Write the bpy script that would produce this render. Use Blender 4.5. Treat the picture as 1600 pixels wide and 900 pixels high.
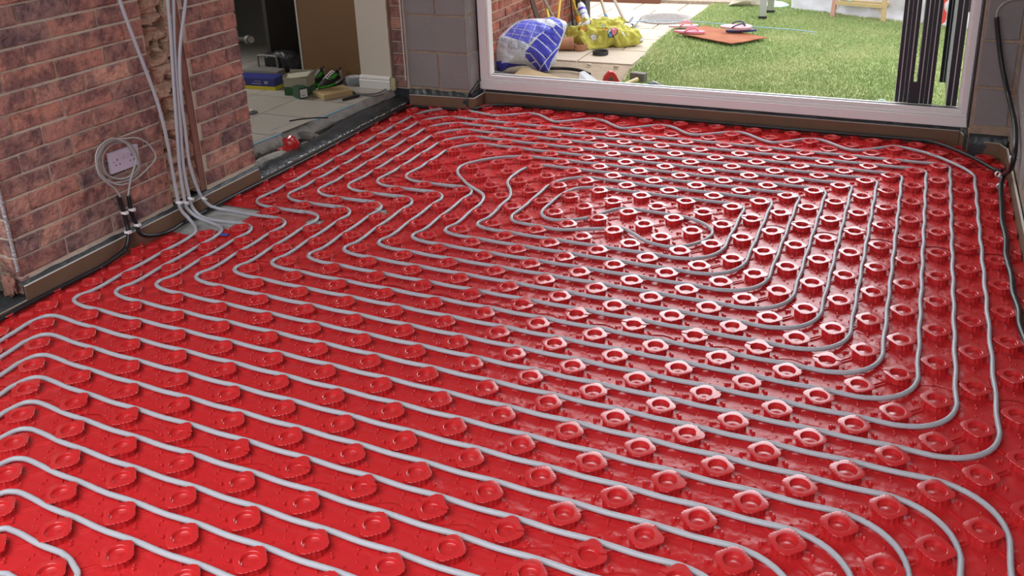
import bpy, bmesh, math, random
import numpy as np
from mathutils import Vector, Matrix, noise as mnoise
random.seed(7); rng = np.random.default_rng(7)
scene = bpy.context.scene
for o in list(bpy.data.objects): bpy.data.objects.remove(o)
C = scene.collection

# ------------------------------------------------------------------ camera
F_PX, CX, CY = 1399.335, 800.0, 246.28
CAM = np.array([1.04937672, -1.99709422, 1.51770641])
ROT = np.array([[0.91119355, 0.41020851, -0.03814836],
                [0.10268204, -0.31580692, -0.94325097],
                [-0.39897709, 0.85556705, -0.32988227]])
cd = bpy.data.cameras.new('camera'); cam = bpy.data.objects.new('camera', cd); C.objects.link(cam)
cd.sensor_width = 36.0; cd.lens = F_PX * 36.0 / 1600.0
cd.shift_x = 0.0; cd.shift_y = -(450.0 - CY) / 1600.0
cd.clip_start = 0.02; cd.clip_end = 200
m = Matrix(((ROT[0][0], -ROT[1][0], -ROT[2][0], CAM[0]),
            (ROT[0][1], -ROT[1][1], -ROT[2][1], CAM[1]),
            (ROT[0][2], -ROT[1][2], -ROT[2][2], CAM[2]), (0, 0, 0, 1)))
cam.matrix_world = m
scene.camera = cam

# ------------------------------------------------------------------ light
world = bpy.data.worlds.new('sky'); scene.world = world; world.use_nodes = True
bg = world.node_tree.nodes['Background']
bg.inputs[0].default_value = (0.93, 0.96, 1.0, 1)
_n = world.node_tree.nodes; _l = world.node_tree.links
_tc = _n.new('ShaderNodeTexCoord'); _dp = _n.new('ShaderNodeVectorMath'); _dp.operation = 'DOT_PRODUCT'
_dp.inputs[1].default_value = (-0.30, 0.82, 0.49); _l.new(_tc.outputs['Generated'], _dp.inputs[0])
_mr = _n.new('ShaderNodeMapRange'); _mr.interpolation_type = 'SMOOTHSTEP'
for _i, _v in ((1, 0.45), (2, 0.92), (3, 1.9), (4, 6.0)): _mr.inputs[_i].default_value = _v
_l.new(_dp.outputs['Value'], _mr.inputs[0]); _l.new(_mr.outputs[0], bg.inputs[1])
def area(name, loc, rot, sx, sy, power, col):
    l = bpy.data.lights.new(name, 'AREA'); l.shape = 'RECTANGLE'; l.size = sx; l.size_y = sy
    l.energy = power; l.color = col
    o = bpy.data.objects.new(name, l); C.objects.link(o); o.location = loc; o.rotation_euler = rot
    return o
sun = bpy.data.lights.new('sun', 'SUN'); sun.energy = 0.6; sun.angle = math.radians(40); sun.color = (1, 0.97, 0.92)
so = bpy.data.objects.new('sun', sun); C.objects.link(so); so.rotation_euler = (math.radians(25), math.radians(12), 0)
# added fill lamp overhead behind the camera, brightening the whole room
area('room_fill', (-0.1, -2.5, 2.6), (math.radians(8), 0, 0), 3.2, 2.6, 66, (0.97, 0.97, 1.0))
# unseen fill lamp added to lift the dim room on the left
area('kitchen_fill', (-4.45, 2.0, 1.7), (0, math.radians(-90), 0), 1.0, 1.4, 48, (1.0, 0.97, 0.92))
scene.view_settings.view_transform = 'Standard'; scene.view_settings.look = 'None'
scene.view_settings.exposure = 0.12; scene.view_settings.gamma = 1.0
scene.view_settings.use_curve_mapping = False

# ------------------------------------------------------------------ helpers
def ray(u, v): return ROT.T @ np.array([(u - CX) / F_PX, (v - CY) / F_PX, 1.0])
def uz(u, v, z=0.0):
    d = ray(u, v); p = CAM + d * (z - CAM[2]) / d[2]; return Vector(p)
def ux(u, v, x):
    d = ray(u, v); return Vector(CAM + d * (x - CAM[0]) / d[0])
def uy(u, v, y):
    d = ray(u, v); return Vector(CAM + d * (y - CAM[1]) / d[1])

def mat(name, col, rough=0.6, metal=0.0, spec=0.5, bump=None, var=None, coat=0.0, trans=0.0, ior=1.45):
    """var=(scale, amount, colour2) noise colour variation ; bump=(scale, strength[, detail])"""
    M = bpy.data.materials.new(name); M.use_nodes = True
    nt = M.node_tree; b = nt.nodes['Principled BSDF']
    b.inputs['Base Color'].default_value = (*col, 1); b.inputs['Roughness'].default_value = rough
    b.inputs['Metallic'].default_value = metal; b.inputs['Specular IOR Level'].default_value = spec
    b.inputs['Coat Weight'].default_value = coat; b.inputs['Transmission Weight'].default_value = trans
    b.inputs['IOR'].default_value = ior
    tc = nt.nodes.new('ShaderNodeTexCoord')
    if var:
        n = nt.nodes.new('ShaderNodeTexNoise'); n.inputs['Scale'].default_value = var[0]; n.inputs['Detail'].default_value = 5
        nt.links.new(tc.outputs['Object'], n.inputs['Vector'])
        r = nt.nodes.new('ShaderNodeValToRGB'); r.color_ramp.elements[0].position = 0.5 - var[1]; r.color_ramp.elements[1].position = 0.5 + var[1]
        r.color_ramp.elements[0].color = (*col, 1); r.color_ramp.elements[1].color = (*var[2], 1)
        nt.links.new(n.outputs['Fac'], r.inputs['Fac']); nt.links.new(r.outputs['Color'], b.inputs['Base Color'])
    if bump:
        n2 = nt.nodes.new('ShaderNodeTexNoise'); n2.inputs['Scale'].default_value = bump[0]; n2.inputs['Detail'].default_value = bump[2] if len(bump) > 2 else 4
        nt.links.new(tc.outputs['Object'], n2.inputs['Vector'])
        bp = nt.nodes.new('ShaderNodeBump'); bp.inputs['Strength'].default_value = bump[1]; bp.inputs['Distance'].default_value = 0.01
        nt.links.new(n2.outputs['Fac'], bp.inputs['Height']); nt.links.new(bp.outputs['Normal'], b.inputs['Normal'])
    return M

class MB:
    def __init__(s): s.v = []; s.f = []; s.m = []; s.mats = []
    def mi(s, m):
        if m not in s.mats: s.mats.append(m)
        return s.mats.index(m)
    def add(s, vs, fs, m):
        k = len(s.v); i = s.mi(m); s.v += [tuple(v) for v in vs]
        for f in fs: s.f.append(tuple(a + k for a in f)); s.m.append(i)
    def box(s, a, b, m, M=None):
        x0, y0, z0 = a; x1, y1, z1 = b
        v = [(x, y, z) for z in (z0, z1) for y in (y0, y1) for x in (x0, x1)]
        if M is not None: v = [M @ Vector(p) for p in v]
        s.add(v, [(0, 2, 3, 1), (4, 5, 7, 6), (0, 1, 5, 4), (2, 6, 7, 3), (0, 4, 6, 2), (1, 3, 7, 5)], m)
    def bbox(s, a, b, m, r=0.003, M=None):
        """box with chamfered edges"""
        bm = bmesh.new(); bmesh.ops.create_cube(bm, size=1)
        for v in bm.verts: v.co = Vector([(a[i] + b[i]) / 2 + v.co[i] * (b[i] - a[i]) for i in range(3)])
        bmesh.ops.bevel(bm, geom=bm.edges[:], offset=r, segments=2, affect='EDGES', profile=0.6)
        if M is not None: bmesh.ops.transform(bm, matrix=M, verts=bm.verts)
        bm.verts.index_update(); s.add([v.co.copy() for v in bm.verts], [[v.index for v in f.verts] for f in bm.faces], m); bm.free()
    def tube(s, pts, r, m, n=10, caps=True, r1=None):
        pts = [Vector(p) for p in pts]; N = len(pts); k = len(s.v); i = s.mi(m); prev = None
        for j, p in enumerate(pts):
            t = (pts[min(j + 1, N - 1)] - pts[max(j - 1, 0)])
            if t.length < 1e-9: t = Vector((0, 0, 1))
            t.normalize()
            if prev is None:
                a = Vector((0, 0, 1)) if abs(t.z) < 0.9 else Vector((1, 0, 0)); nx = t.cross(a).normalized()
            else: nx = (prev - t * prev.dot(t)).normalized()
            prev = nx; ny = t.cross(nx)
            rr = r if r1 is None else r + (r1 - r) * j / (N - 1)
            if callable(r): rr = r(j / (N - 1))
            for q in range(n):
                a = 2 * math.pi * q / n; s.v.append(tuple(p + (nx * math.cos(a) + ny * math.sin(a)) * rr))
        for j in range(N - 1):
            for q in range(n):
                s.f.append((k + j * n + q, k + j * n + (q + 1) % n, k + (j + 1) * n + (q + 1) % n, k + (j + 1) * n + q)); s.m.append(i)
        if caps:
            s.f.append(tuple(k + q for q in range(n))[::-1]); s.m.append(i)
            s.f.append(tuple(k + (N - 1) * n + q for q in range(n))); s.m.append(i)
    def lathe(s, prof, m, n=32, M=None, sc=(1, 1)):
        k = len(s.v); i = s.mi(m)
        for (r, z) in prof:
            for q in range(n):
                a = 2 * math.pi * q / n; p = Vector((r * math.cos(a) * sc[0], r * math.sin(a) * sc[1], z)); s.v.append(tuple(M @ p if M is not None else p))
        for j in range(len(prof) - 1):
            for q in range(n):
                s.f.append((k + j * n + q, k + j * n + (q + 1) % n, k + (j + 1) * n + (q + 1) % n, k + (j + 1) * n + q)); s.m.append(i)
    def prism(s, poly, z0, z1, m, M=None):
        n = len(poly); v = [Vector((p[0], p[1], z0)) for p in poly] + [Vector((p[0], p[1], z1)) for p in poly]
        if M is not None: v = [M @ p for p in v]
        s.add(v, [tuple(range(n))[::-1], tuple(range(n, 2 * n))] + [(a, (a + 1) % n, n + (a + 1) % n, n + a) for a in range(n)], m)
    def build(s, name, parent=None, smooth=False, auto=None, kind=None, origin=None):
        me = bpy.data.meshes.new(name)
        v = s.v
        if origin is not None: v = [tuple(Vector(p) - Vector(origin)) for p in s.v]
        me.from_pydata(v, [], s.f)
        for mm in s.mats: me.materials.append(mm)
        me.polygons.foreach_set('material_index', s.m)
        if smooth:
            me.polygons.foreach_set('use_smooth', [True] * len(s.f))
            if auto: me.set_sharp_from_angle(angle=math.radians(auto))
        me.update()
        o = bpy.data.objects.new(name, me); C.objects.link(o)
        if origin is not None: o.location = origin
        if parent is not None: o.parent = parent
        if kind: o['kind'] = kind
        return o
def tag(o, label, cat, group=None, kind=None):
    o['label'] = label; o['category'] = cat
    if group: o['group'] = group
    if kind: o['kind'] = kind
    return o
def empty(name, loc, rot=(0, 0, 0)):
    o = bpy.data.objects.new(name, None); C.objects.link(o); o.location = loc; o.rotation_euler = rot; o.empty_display_size = 0.05; return o
def local(root, mb):
    """move the vertices of a world-space MB into the frame of an unrotated root"""
    L = Vector(root.location); mb.v = [tuple(Vector(p) - L) for p in mb.v]; return mb
def smoothpath(pts, n=8):
    """Catmull-Rom"""
    P = [Vector(p) for p in pts]; out = []
    for i in range(len(P) - 1):
        p0 = P[max(i - 1, 0)]; p1 = P[i]; p2 = P[i + 1]; p3 = P[min(i + 2, len(P) - 1)]
        for k in range(n):
            t = k / n; out.append(0.5 * ((2 * p1) + (p2 - p0) * t + (2 * p0 - 5 * p1 + 4 * p2 - p3) * t * t + (3 * p1 - p0 - 3 * p2 + p3) * t ** 3))
    out.append(P[-1]); return out

# ------------------------------------------------------------------ materials
def red_mat(name='red_plastic', coat=0.35, spec=0.62, r0=0.14, r1=0.34, lo=0.25, fine=0.05, fsc=260, fd=0.001):
    M = mat(name, (0.53, 0.020, 0.023), rough=0.20, spec=spec, coat=coat)
    M.node_tree.nodes['Principled BSDF'].inputs['Coat Roughness'].default_value = 0.12
    nt = M.node_tree; b = nt.nodes['Principled BSDF']; tc = nt.nodes['Texture Coordinate']
    n = nt.nodes.new('ShaderNodeTexNoise'); n.inputs['Scale'].default_value = 9; n.inputs['Detail'].default_value = 3
    n2 = nt.nodes.new('ShaderNodeTexNoise'); n2.inputs['Scale'].default_value = fsc; n2.inputs['Detail'].default_value = 2
    geo = nt.nodes.new('ShaderNodeNewGeometry')
    for q in (n, n2): nt.links.new(geo.outputs['Position'], q.inputs['Vector'])
    b1 = nt.nodes.new('ShaderNodeBump'); b1.inputs['Strength'].default_value = lo; b1.inputs['Distance'].default_value = 0.012
    b2 = nt.nodes.new('ShaderNodeBump'); b2.inputs['Strength'].default_value = fine; b2.inputs['Distance'].default_value = fd
    nt.links.new(n.outputs['Fac'], b1.inputs['Height']); nt.links.new(n2.outputs['Fac'], b2.inputs['Height'])
    nt.links.new(b1.outputs['Normal'], b2.inputs['Normal']); nt.links.new(b2.outputs['Normal'], b.inputs['Normal'])
    r = nt.nodes.new('ShaderNodeMapRange'); r.inputs[3].default_value = r0; r.inputs[4].default_value = r1
    nt.links.new(n.outputs['Fac'], r.inputs['Value']); nt.links.new(r.outputs['Result'], b.inputs['Roughness'])
    return M
RED = red_mat(lo=0.12)
REDS = red_mat('red_sheet', coat=0.0, spec=0.36, r0=0.20, r1=0.34, lo=0.9, fine=0.30, fsc=30, fd=0.006)
PIPE = mat('grey_pipe', (0.40, 0.41, 0.45), rough=0.36, spec=0.5, bump=(400, 0.08))
FOAM = mat('brown_foam', (0.135, 0.075, 0.045), rough=0.75, var=(9, 0.35, (0.18, 0.10, 0.06)), bump=(60, 0.15))
FOAMTOP = mat('foam_edge_white', (0.62, 0.60, 0.56), rough=0.6)
BLACKPL = mat('black_conduit', (0.012, 0.012, 0.014), rough=0.35, bump=(250, 0.1))
DPC = mat('black_membrane', (0.022, 0.025, 0.030), rough=0.38, bump=(28, 0.9, 8), var=(14, 0.3, (0.05, 0.055, 0.06)))
MORTAR = mat('mortar', (0.62, 0.53, 0.43), rough=0.95, bump=(140, 0.6), var=(20, 0.3, (0.50, 0.43, 0.35)))
TANMORTAR = mat('tan_mortar', (0.40, 0.30, 0.22), rough=0.95, bump=(120, 0.8, 8), var=(20, 0.3, (0.27, 0.205, 0.15)))
CONCRETE = mat('concrete', (0.27, 0.25, 0.23), rough=0.9, bump=(60, 0.8, 8), var=(12, 0.3, (0.17, 0.155, 0.145)))
PALECEM = mat('pale_cement', (0.42, 0.41, 0.38), rough=0.9, bump=(50, 0.7, 8), var=(16, 0.25, (0.26, 0.25, 0.23)))
WHITE = mat('white_plastic', (0.72, 0.70, 0.72), rough=0.4)
FRAME = mat('pale_frame', (0.80, 0.77, 0.775), rough=0.32, spec=0.5)
GASKET = mat('dark_gasket', (0.012, 0.010, 0.016), rough=0.5)
CREAM = mat('cream_paint', (0.52, 0.48, 0.41), rough=0.8, bump=(30, 0.1))
SKIRT = mat('white_skirting_paint', (0.62, 0.61, 0.59), rough=0.45)
SUB = mat('bare_floor', (0.30, 0.30, 0.29), rough=0.9, var=(15, 0.3, (0.42, 0.42, 0.40)), bump=(60, 0.5))
CABLE = mat('grey_cable', (0.34, 0.34, 0.33), rough=0.45)
DARK = mat('dark_paint', (0.03, 0.027, 0.024), rough=0.8)
EXPFOAM = mat('expanding_foam', (0.52, 0.50, 0.28), rough=0.9, bump=(70, 1.0, 6))

def brick_mat(name, cols, bumpsc=34, strength=0.8):
    M = bpy.data.materials.new(name); M.use_nodes = True; nt = M.node_tree; b = nt.nodes['Principled BSDF']
    b.inputs['Roughness'].default_value = 0.92; b.inputs['Specular IOR Level'].default_value = 0.25
    geo = nt.nodes.new('ShaderNodeNewGeometry')
    r = nt.nodes.new('ShaderNodeValToRGB'); e = r.color_ramp.elements
    e[0].color = (*cols[0], 1); e[1].color = (*cols[-1], 1)
    for i, c in enumerate(cols[1:-1]):
        x = e.new((i + 1) / (len(cols) - 1)); x.color = (*c, 1)
    nt.links.new(geo.outputs['Random Per Island'], r.inputs['Fac'])
    # darker bands and flashed patches across the faces
    n = nt.nodes.new('ShaderNodeTexNoise'); n.inputs['Scale'].default_value = 13; n.inputs['Detail'].default_value = 6; n.inputs['Roughness'].default_value = 0.7
    nt.links.new(geo.outputs['Position'], n.inputs['Vector'])
    rr = nt.nodes.new('ShaderNodeValToRGB'); rr.color_ramp.elements[0].position = 0.41; rr.color_ramp.elements[1].position = 0.57
    rr.color_ramp.elements[0].color = (0.52, 0.50, 0.58, 1); rr.color_ramp.elements[1].color = (1.22, 1.12, 1.05, 1)
    nt.links.new(n.outputs['Fac'], rr.inputs['Fac'])
    mx = nt.nodes.new('ShaderNodeMix'); mx.data_type = 'RGBA'; mx.blend_type = 'MULTIPLY'; mx.inputs[0].default_value = 1.0
    nt.links.new(r.outputs['Color'], mx.inputs[6]); nt.links.new(rr.outputs['Color'], mx.inputs[7])
    # light dusty creases
    w = nt.nodes.new('ShaderNodeTexWave'); w.inputs['Scale'].default_value = 7; w.inputs['Distortion'].default_value = 9; w.inputs['Detail'].default_value = 4; w.inputs['Detail Scale'].default_value = 2.2
    nt.links.new(geo.outputs['Position'], w.inputs['Vector'])
    cr = nt.nodes.new('ShaderNodeValToRGB'); cr.color_ramp.elements[0].position = 0.86; cr.color_ramp.elements[1].position = 1.0
    cr.color_ramp.elements[0].color = (0, 0, 0, 1); cr.color_ramp.elements[1].color = (0.28, 0.28, 0.28, 1)
    nt.links.new(w.outputs['Fac'], cr.inputs['Fac'])
    m2 = nt.nodes.new('ShaderNodeMix'); m2.data_type = 'RGBA'; m2.inputs[7].default_value = (0.34, 0.20, 0.17, 1)
    nt.links.new(cr.outputs['Color'], m2.inputs[0]); nt.links.new(mx.outputs[2], m2.inputs[6]); nt.links.new(m2.outputs[2], b.inputs['Base Color'])
    n3 = nt.nodes.new('ShaderNodeTexNoise'); n3.inputs['Scale'].default_value = bumpsc; n3.inputs['Detail'].default_value = 8; n3.inputs['Roughness'].default_value = 0.65
    nt.links.new(geo.outputs['Position'], n3.inputs['Vector'])
    ad = nt.nodes.new('ShaderNodeMath'); ad.operation = 'MULTIPLY_ADD'; ad.inputs[1].default_value = 0.35
    nt.links.new(w.outputs['Fac'], ad.inputs[0]); nt.links.new(n3.outputs['Fac'], ad.inputs[2])
    bp = nt.nodes.new('ShaderNodeBump'); bp.inputs['Strength'].default_value = strength; bp.inputs['Distance'].default_value = 0.02
    nt.links.new(ad.outputs[0], bp.inputs['Height']); nt.links.new(bp.outputs['Normal'], b.inputs['Normal'])
    return M
BRICK = brick_mat('rustic_brick', [(0.27, 0.175, 0.16), (0.40, 0.20, 0.165), (0.26, 0.175, 0.168), (0.46, 0.225, 0.175), (0.36, 0.20, 0.17), (0.54, 0.32, 0.25)])
BRICK_OUT = brick_mat('outdoor_brick', [(0.34, 0.13, 0.085), (0.38, 0.12, 0.08), (0.28, 0.12, 0.09), (0.42, 0.17, 0.11)], strength=0.3)
BLOCK = mat('grey_block', (0.215, 0.198, 0.198), rough=0.95, bump=(45, 0.45, 8), var=(5, 0.25, (0.25, 0.23, 0.228)))
RENDERB = mat('pale_block', (0.30, 0.285, 0.28), rough=0.95, bump=(45, 0.5, 8), var=(7, 0.25, (0.20, 0.19, 0.19)))  # lighter grey blocks: pier return, header and right wall

# ------------------------------------------------------------------ masonry
def masonry(mb, face, rect, L, H, joint, l0, h0, m, mm, axis, depth=0.02, sign=1, holes=(), rnd=0.0012, parity=0):
    """bricks on a vertical plane. axis 'x': plane x=face, runs along y; axis 'y': plane y=face, runs along x.
    sign = direction of the outward normal. rect=(l_min, l_max, z_min, z_max)"""
    lmin, lmax, zmin, zmax = rect
    n0 = math.floor((zmin - h0) / H); n1 = math.ceil((zmax - h0) / H)
    for n in range(n0, n1):
        za = max(zmin, h0 + n * H + joint / 2); zb = min(zmax, h0 + (n + 1) * H - joint / 2)
        if zb - za < 0.006: continue
        off = l0 + (L / 2 if (n + parity) % 2 == 0 else 0)
        k0 = math.floor((lmin - off) / L) - 1; k1 = math.ceil((lmax - off) / L) + 1
        for k in range(k0, k1):
            a = max(lmin, off + k * L + joint / 2); b = min(lmax, off + (k + 1) * L - joint / 2)
            segs = [(a, b)]
            for (ha, hb, hz0, hz1) in holes:
                if zb <= hz0 or za >= hz1: continue
                ns = []
                jit = mnoise.noise(Vector((n * 3.1, ha * 9, 0))) * 0.012
                for (p, q) in segs:
                    if q <= ha + jit or p >= hb: ns.append((p, q)); continue
                    if p < ha + jit: ns.append((p, ha + jit))
                    if q > hb: ns.append((hb, q))
                segs = ns
            for (p, q) in segs:
                if q - p < 0.012: continue
                out = random.uniform(-rnd, rnd)
                j = lambda: random.uniform(-rnd, rnd) * 0.8
                f0 = face - sign * depth; f1 = face + sign * out
                bev = 0.004
                cs = []
                for (ff, ins) in ((f0, 0), (f1 - sign * bev, 0), (f1, bev)):
                    for (ll, zz) in ((p + ins, za + ins), (q - ins, za + ins), (q - ins, zb - ins), (p + ins, zb - ins)):
                        ll += j(); zz += j()
                        cs.append((ff, ll, zz) if axis == 'x' else (ll, ff, zz))
                fs = [(8, 9, 10, 11)]
                for a0 in (0, 4):
                    for c in range(4): fs.append((a0 + c, a0 + (c + 1) % 4, a0 + 4 + (c + 1) % 4, a0 + 4 + c))
                mb.add(cs, fs, m)

# left brick wall, chased for the pipes
LW = -1.812
CH0, CH1 = 0.655, 0.872
wl = MB()
wl.box((LW - 0.10, -0.088, -0.12), (LW - 0.004, 1.200, 0.086), DARK)
wl.box((LW - 0.10, -0.088, 0.087), (LW - 0.007, CH0 + 0.004, 2.45), MORTAR)
wl.box((LW - 0.10, CH1 - 0.002, 0.087), (LW - 0.007, 1.200, 2.45), MORTAR)
wl.box((LW - 0.10, CH0, 0.095), (LW - 0.082, CH1, 2.45), TANMORTAR)
masonry(wl, LW, (-0.092, 1.206, 0.106, 2.45), 0.2205, 0.0735, 0.0095, 0.006, 0.106, BRICK, MORTAR, 'x', depth=0.05, sign=1, rnd=0.0024, holes=[(CH0, CH1, 0, 3)])
# smooth salmon reveal strip at the right of the chase
SALMON = mat('cut_brick_face', (0.30, 0.135, 0.10), rough=0.9, bump=(60, 0.5, 6), var=(10, 0.3, (0.20, 0.10, 0.08)))
wl.box((LW - 0.055, CH1 - 0.035, 0.095), (LW - 0.010, CH1 + 0.002, 2.45), SALMON)
# rubble of broken bricks in the chase
RUB = mat('broken_brick', (0.50, 0.27, 0.20), rough=0.95, bump=(70, 1.0, 8), var=(11, 0.22, (0.46, 0.36, 0.26)))
ny, nz = 22, 330
vs = []; fs = []
for j in range(nz + 1):
    for i in range(ny + 1):
        y = CH0 - 0.003 + (CH1 - 0.03 - CH0) * i / ny; z = 0.095 + (2.45 - 0.095) * j / nz
        n = mnoise.fractal(Vector((y * 14, z * 20, 3)), 0.8, 2.1, 5)
        band = abs(((z - 0.106) / 0.0735) % 1 - 0.5) * 2
        hole = mnoise.noise(Vector((y * 17, z * 26, 9)))
        d = 0.030 - n * 0.018 + (0.012 if band > 0.82 else 0) + (0.04 if hole > 0.22 else 0)
        edge = min(i, ny - i) / ny
        if edge < 0.08: d *= 0.5 + edge * 6
        vs.append((LW - 0.002 - max(0.004, min(d, 0.075)), y, z))
for j in range(nz):
    for i in range(ny): a = j * (ny + 1) + i; fs.append((a, a + 1, a + ny + 2, a + ny + 1))
wl.add(vs, fs, RUB)
# end reveals
masonry(wl, -0.092, (LW - 0.11, LW - 0.004, 0.03, 2.45), 0.2205, 0.0735, 0.0095, LW - 0.11, 0.106, BRICK, MORTAR, 'y', depth=0.03, sign=-1)
wl.build('wall_left', kind='structure')
# inner leaf behind
wb = MB(); wb.box((LW - 0.30, -0.10, 0.02), (LW - 0.102, 1.19, 2.45), CREAM); wb.build('wall_left_inner', kind='structure')

# membrane below the brickwork, on both sides
dp = MB(); N = 60
vs = []; fs = []
for i in range(N + 1):
    y = -0.10 + 1.31 * i / N; w = 0.006 * mnoise.noise(Vector((y * 9, 1, 0)))
    top = 0.090 + 0.006 * mnoise.noise(Vector((y * 14, 5, 0)))
    vs += [(LW + 0.003, y, 0.0), (LW + 0.004 + abs(w), y, 0.06), (LW + 0.001, y, top), (LW - 0.02, y, top + 0.002)]
for i in range(N):
    for k in range(3): a = i * 4 + k; fs.append((a, a + 4, a + 5, a + 1))
dp.add(vs, fs, DPC); tag(dp.build('damp_proof_membrane', smooth=True), 'black damp proof membrane showing under the left brick wall', 'membrane')

# ------------------------------------------------------------------ sub floor, shell
fl = MB(); fl.box((-1.83, -4.2, -0.10), (1.53, 2.80, -0.004), SUB); fl.build('floor', kind='structure')

# back wall: brick return, block pier left, block pier right, header
wbk = MB()
BY = 2.65
wbk.box((-1.800, BY + 0.006, 0.10), (-1.392, 2.94, 2.45), TANMORTAR)
masonry(wbk, BY, (-1.802, -1.388, 0.122, 2.45), 0.452, 0.2255, 0.012, -2.04 + 0.005, 0.1205, BLOCK, TANMORTAR, 'y', depth=0.05, sign=-1, parity=1)
masonry(wbk, -1.388, (BY + 0.004, 2.94, 0.122, 2.45), 0.452, 0.2255, 0.010, BY - 0.2, 0.1205, RENDERB, TANMORTAR, 'x', depth=0.02, sign=1, rnd=0.002)
wbk.box((-1.905, BY + 0.012, 0.10), (-1.805, 2.94, 2.45), MORTAR)
masonry(wbk, BY, (-1.903, -1.822, 0.106, 2.45), 0.2205, 0.0735, 0.0095, -2.02, 0.106, BRICK, MORTAR, 'y', depth=0.04, sign=-1)
wbk.build('wall_back_left', kind='structure')
wr = MB()
wr.box((1.324, BY - 0.002, 0.118), (1.50, BY + 0.01, 0.162), TANMORTAR)
wr.box((1.322, BY + 0.006, 0.09), (1.50, 2.94, 2.45), TANMORTAR)
masonry(wr, BY, (1.326, 1.478, 0.155, 2.45), 0.452, 0.2255, 0.012, 1.10, 0.1205, BLOCK, TANMORTAR, 'y', depth=0.05, sign=-1)
wr.build('wall_back_right', kind='structure')
wt = MB(); wt.box((-1.39, 2.65, 2.20), (1.33, 2.94, 2.45), RENDERB); wt.build('wall_back_header', kind='structure')
wrr = MB()
wrr.box((1.500, -4.2, -0.05), (1.62, 2.94, 2.45), TANMORTAR)
masonry(wrr, 1.494, (-4.0, 2.66, 0.122, 2.45), 0.452, 0.2255, 0.012, 0.29, 0.1205, RENDERB, TANMORTAR, 'x', depth=0.02, sign=-1)
wrr.build('wall_right', kind='structure')
ce = MB(); ce.box((-2.1, -1.3, 2.45), (1.62, 2.94, 2.60), mat('ceiling_board', (0.35, 0.33, 0.31), rough=0.9)); ce.build('ceiling', kind='structure')

# ------------------------------------------------------------------ rooms behind the left wall
KZ = 0.10
TILE = mat('floor_tile', (0.36, 0.335, 0.30), rough=0.45, var=(4, 0.4, (0.42, 0.39, 0.35)), bump=(8, 0.05))
GROUT = mat('grout', (0.22, 0.20, 0.18), rough=0.9)
kf = MB()
# tiles; edge toward the extension follows the broken screed line
def kedge(y):
    e = -2.045 + 0.10 * (y - 1.45)
    return e
kf.box((-4.6, 0.6, -0.05), (-2.16, 4.2, KZ - 0.006), GROUT)
ts = 0.33
for iy in range(0, 12):
    for ix in range(0, 9):
        y0 = 0.62 + iy * ts; x1 = -2.05 - ix * ts; x0 = x1 - ts + 0.005; y1 = y0 + ts - 0.005
        if y0 > 4.0: continue
        if ix == 0:
            if y0 > 2.62: continue
            y1c = min(y1, 2.62)
            kf.add([(x0, y0, KZ), (kedge(y0), y0, KZ), (kedge(y1c), y1c, KZ), (x0, y1c, KZ)], [(0, 1, 2, 3)], TILE)
        else: kf.box((x0, y0, KZ - 0.01), (x1, y1, KZ), TILE)
kf.build('floor_kitchen', kind='structure')
# broken screed edge
se = MB(); vs = []; fs = []; N = 90
BLUE_LINE = mat('pale_blue_adhesive', (0.22, 0.45, 0.58), rough=0.7, bump=(80, 0.5))
for i in range(N + 1):
    y = 0.66 + (2.64 - 0.66) * i / N; x = kedge(y); nn = mnoise.fractal(Vector((y * 12, 2, 0)), 1, 2, 3)
    br = 0.055 if 1.66 < y < 1.90 else 0.0
    vs += [(x - 0.03 - br, y, KZ + 0.001), (x + 0.003 - br, y, KZ - 0.001), (x + 0.010 - br * 0.9, y, KZ - 0.010), (x + 0.022 + 0.010 * nn - br * .3, y, KZ - 0.035 - 0.3 * br),
           (x + 0.03 + 0.012 * nn, y, KZ - 0.062), (x + 0.01 + 0.01 * nn, y, KZ - 0.075), (x + 0.0, y, -0.02)]
for i in range(N):
    for k in range(6): a = i * 7 + k; fs.append((a, a + 7, a + 8, a + 1))
se.add(vs, fs, PALECEM)
so_ = se.build('screed_edge', smooth=True); tag(so_, 'broken pale screed edge of the tiled floor seen through the left doorway', 'floor edge')
bl = MB()
for (ya, yb) in ((1.33, 1.66), (1.92, 2.28)):
    P = []
    for i in range(13):
        y = ya + (yb - ya) * i / 12; x = kedge(y) + 0.007; P.append((x, y, KZ - 0.003 + 0.001 * mnoise.noise(Vector((y * 40, 0, 0)))))
    bl.tube(P, 0.004, BLUE_LINE, n=6)
bl.build('adhesive_line', parent=so_)

# trench between screed edge and the panel floor, with membrane lapping over
tr = MB(); tr.box((-2.14, 0.9, -0.10), (-1.80, 2.66, 0.004), CONCRETE); tr.build('trench_bed', kind='structure')
def lap(name, y0, y1, x0, zf, label, wrinkle=0.010, x1=-1.795):
    mb = MB(); NY = 110; NX = 14; vs = []; fs = []
    for i in range(NY + 1):
        y = y0 + (y1 - y0) * i / NY
        for k in range(NX + 1):
            t = k / NX; xx0 = x0(y) if callable(x0) else x0
            x = xx0 + (x1 - xx0) * t; z = zf(y, t)
            w = mnoise.fractal(Vector((x * 13, y * 11, 1.7)), 0.9, 2.2, 4) * wrinkle * math.sin(math.pi * min(1, t * 0.9 + 0.05))
            vs.append((x, y, z + w))
    for i in range(NY):
        for k in range(NX): a = i * (NX + 1) + k; fs.append((a, a + 1, a + NX + 2, a + NX + 1))
    mb.add(vs, fs, DPC); return tag(mb.build(name, smooth=True), label, 'membrane')
lap('damp_proof_membrane', 1.215, 2.655, lambda y: -1.90 - 0.06 * (y > 1.9) * min(1, (y - 1.9) * 5), lambda y, t: 0.045 + 0.018 * math.sin(t * 3) - 0.022 * t * t, 'wrinkled black membrane lying along the threshold of the left doorway')
pc = MB()   # pale cement lump strip at the start of threshold
vs = []; fs = []
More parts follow.
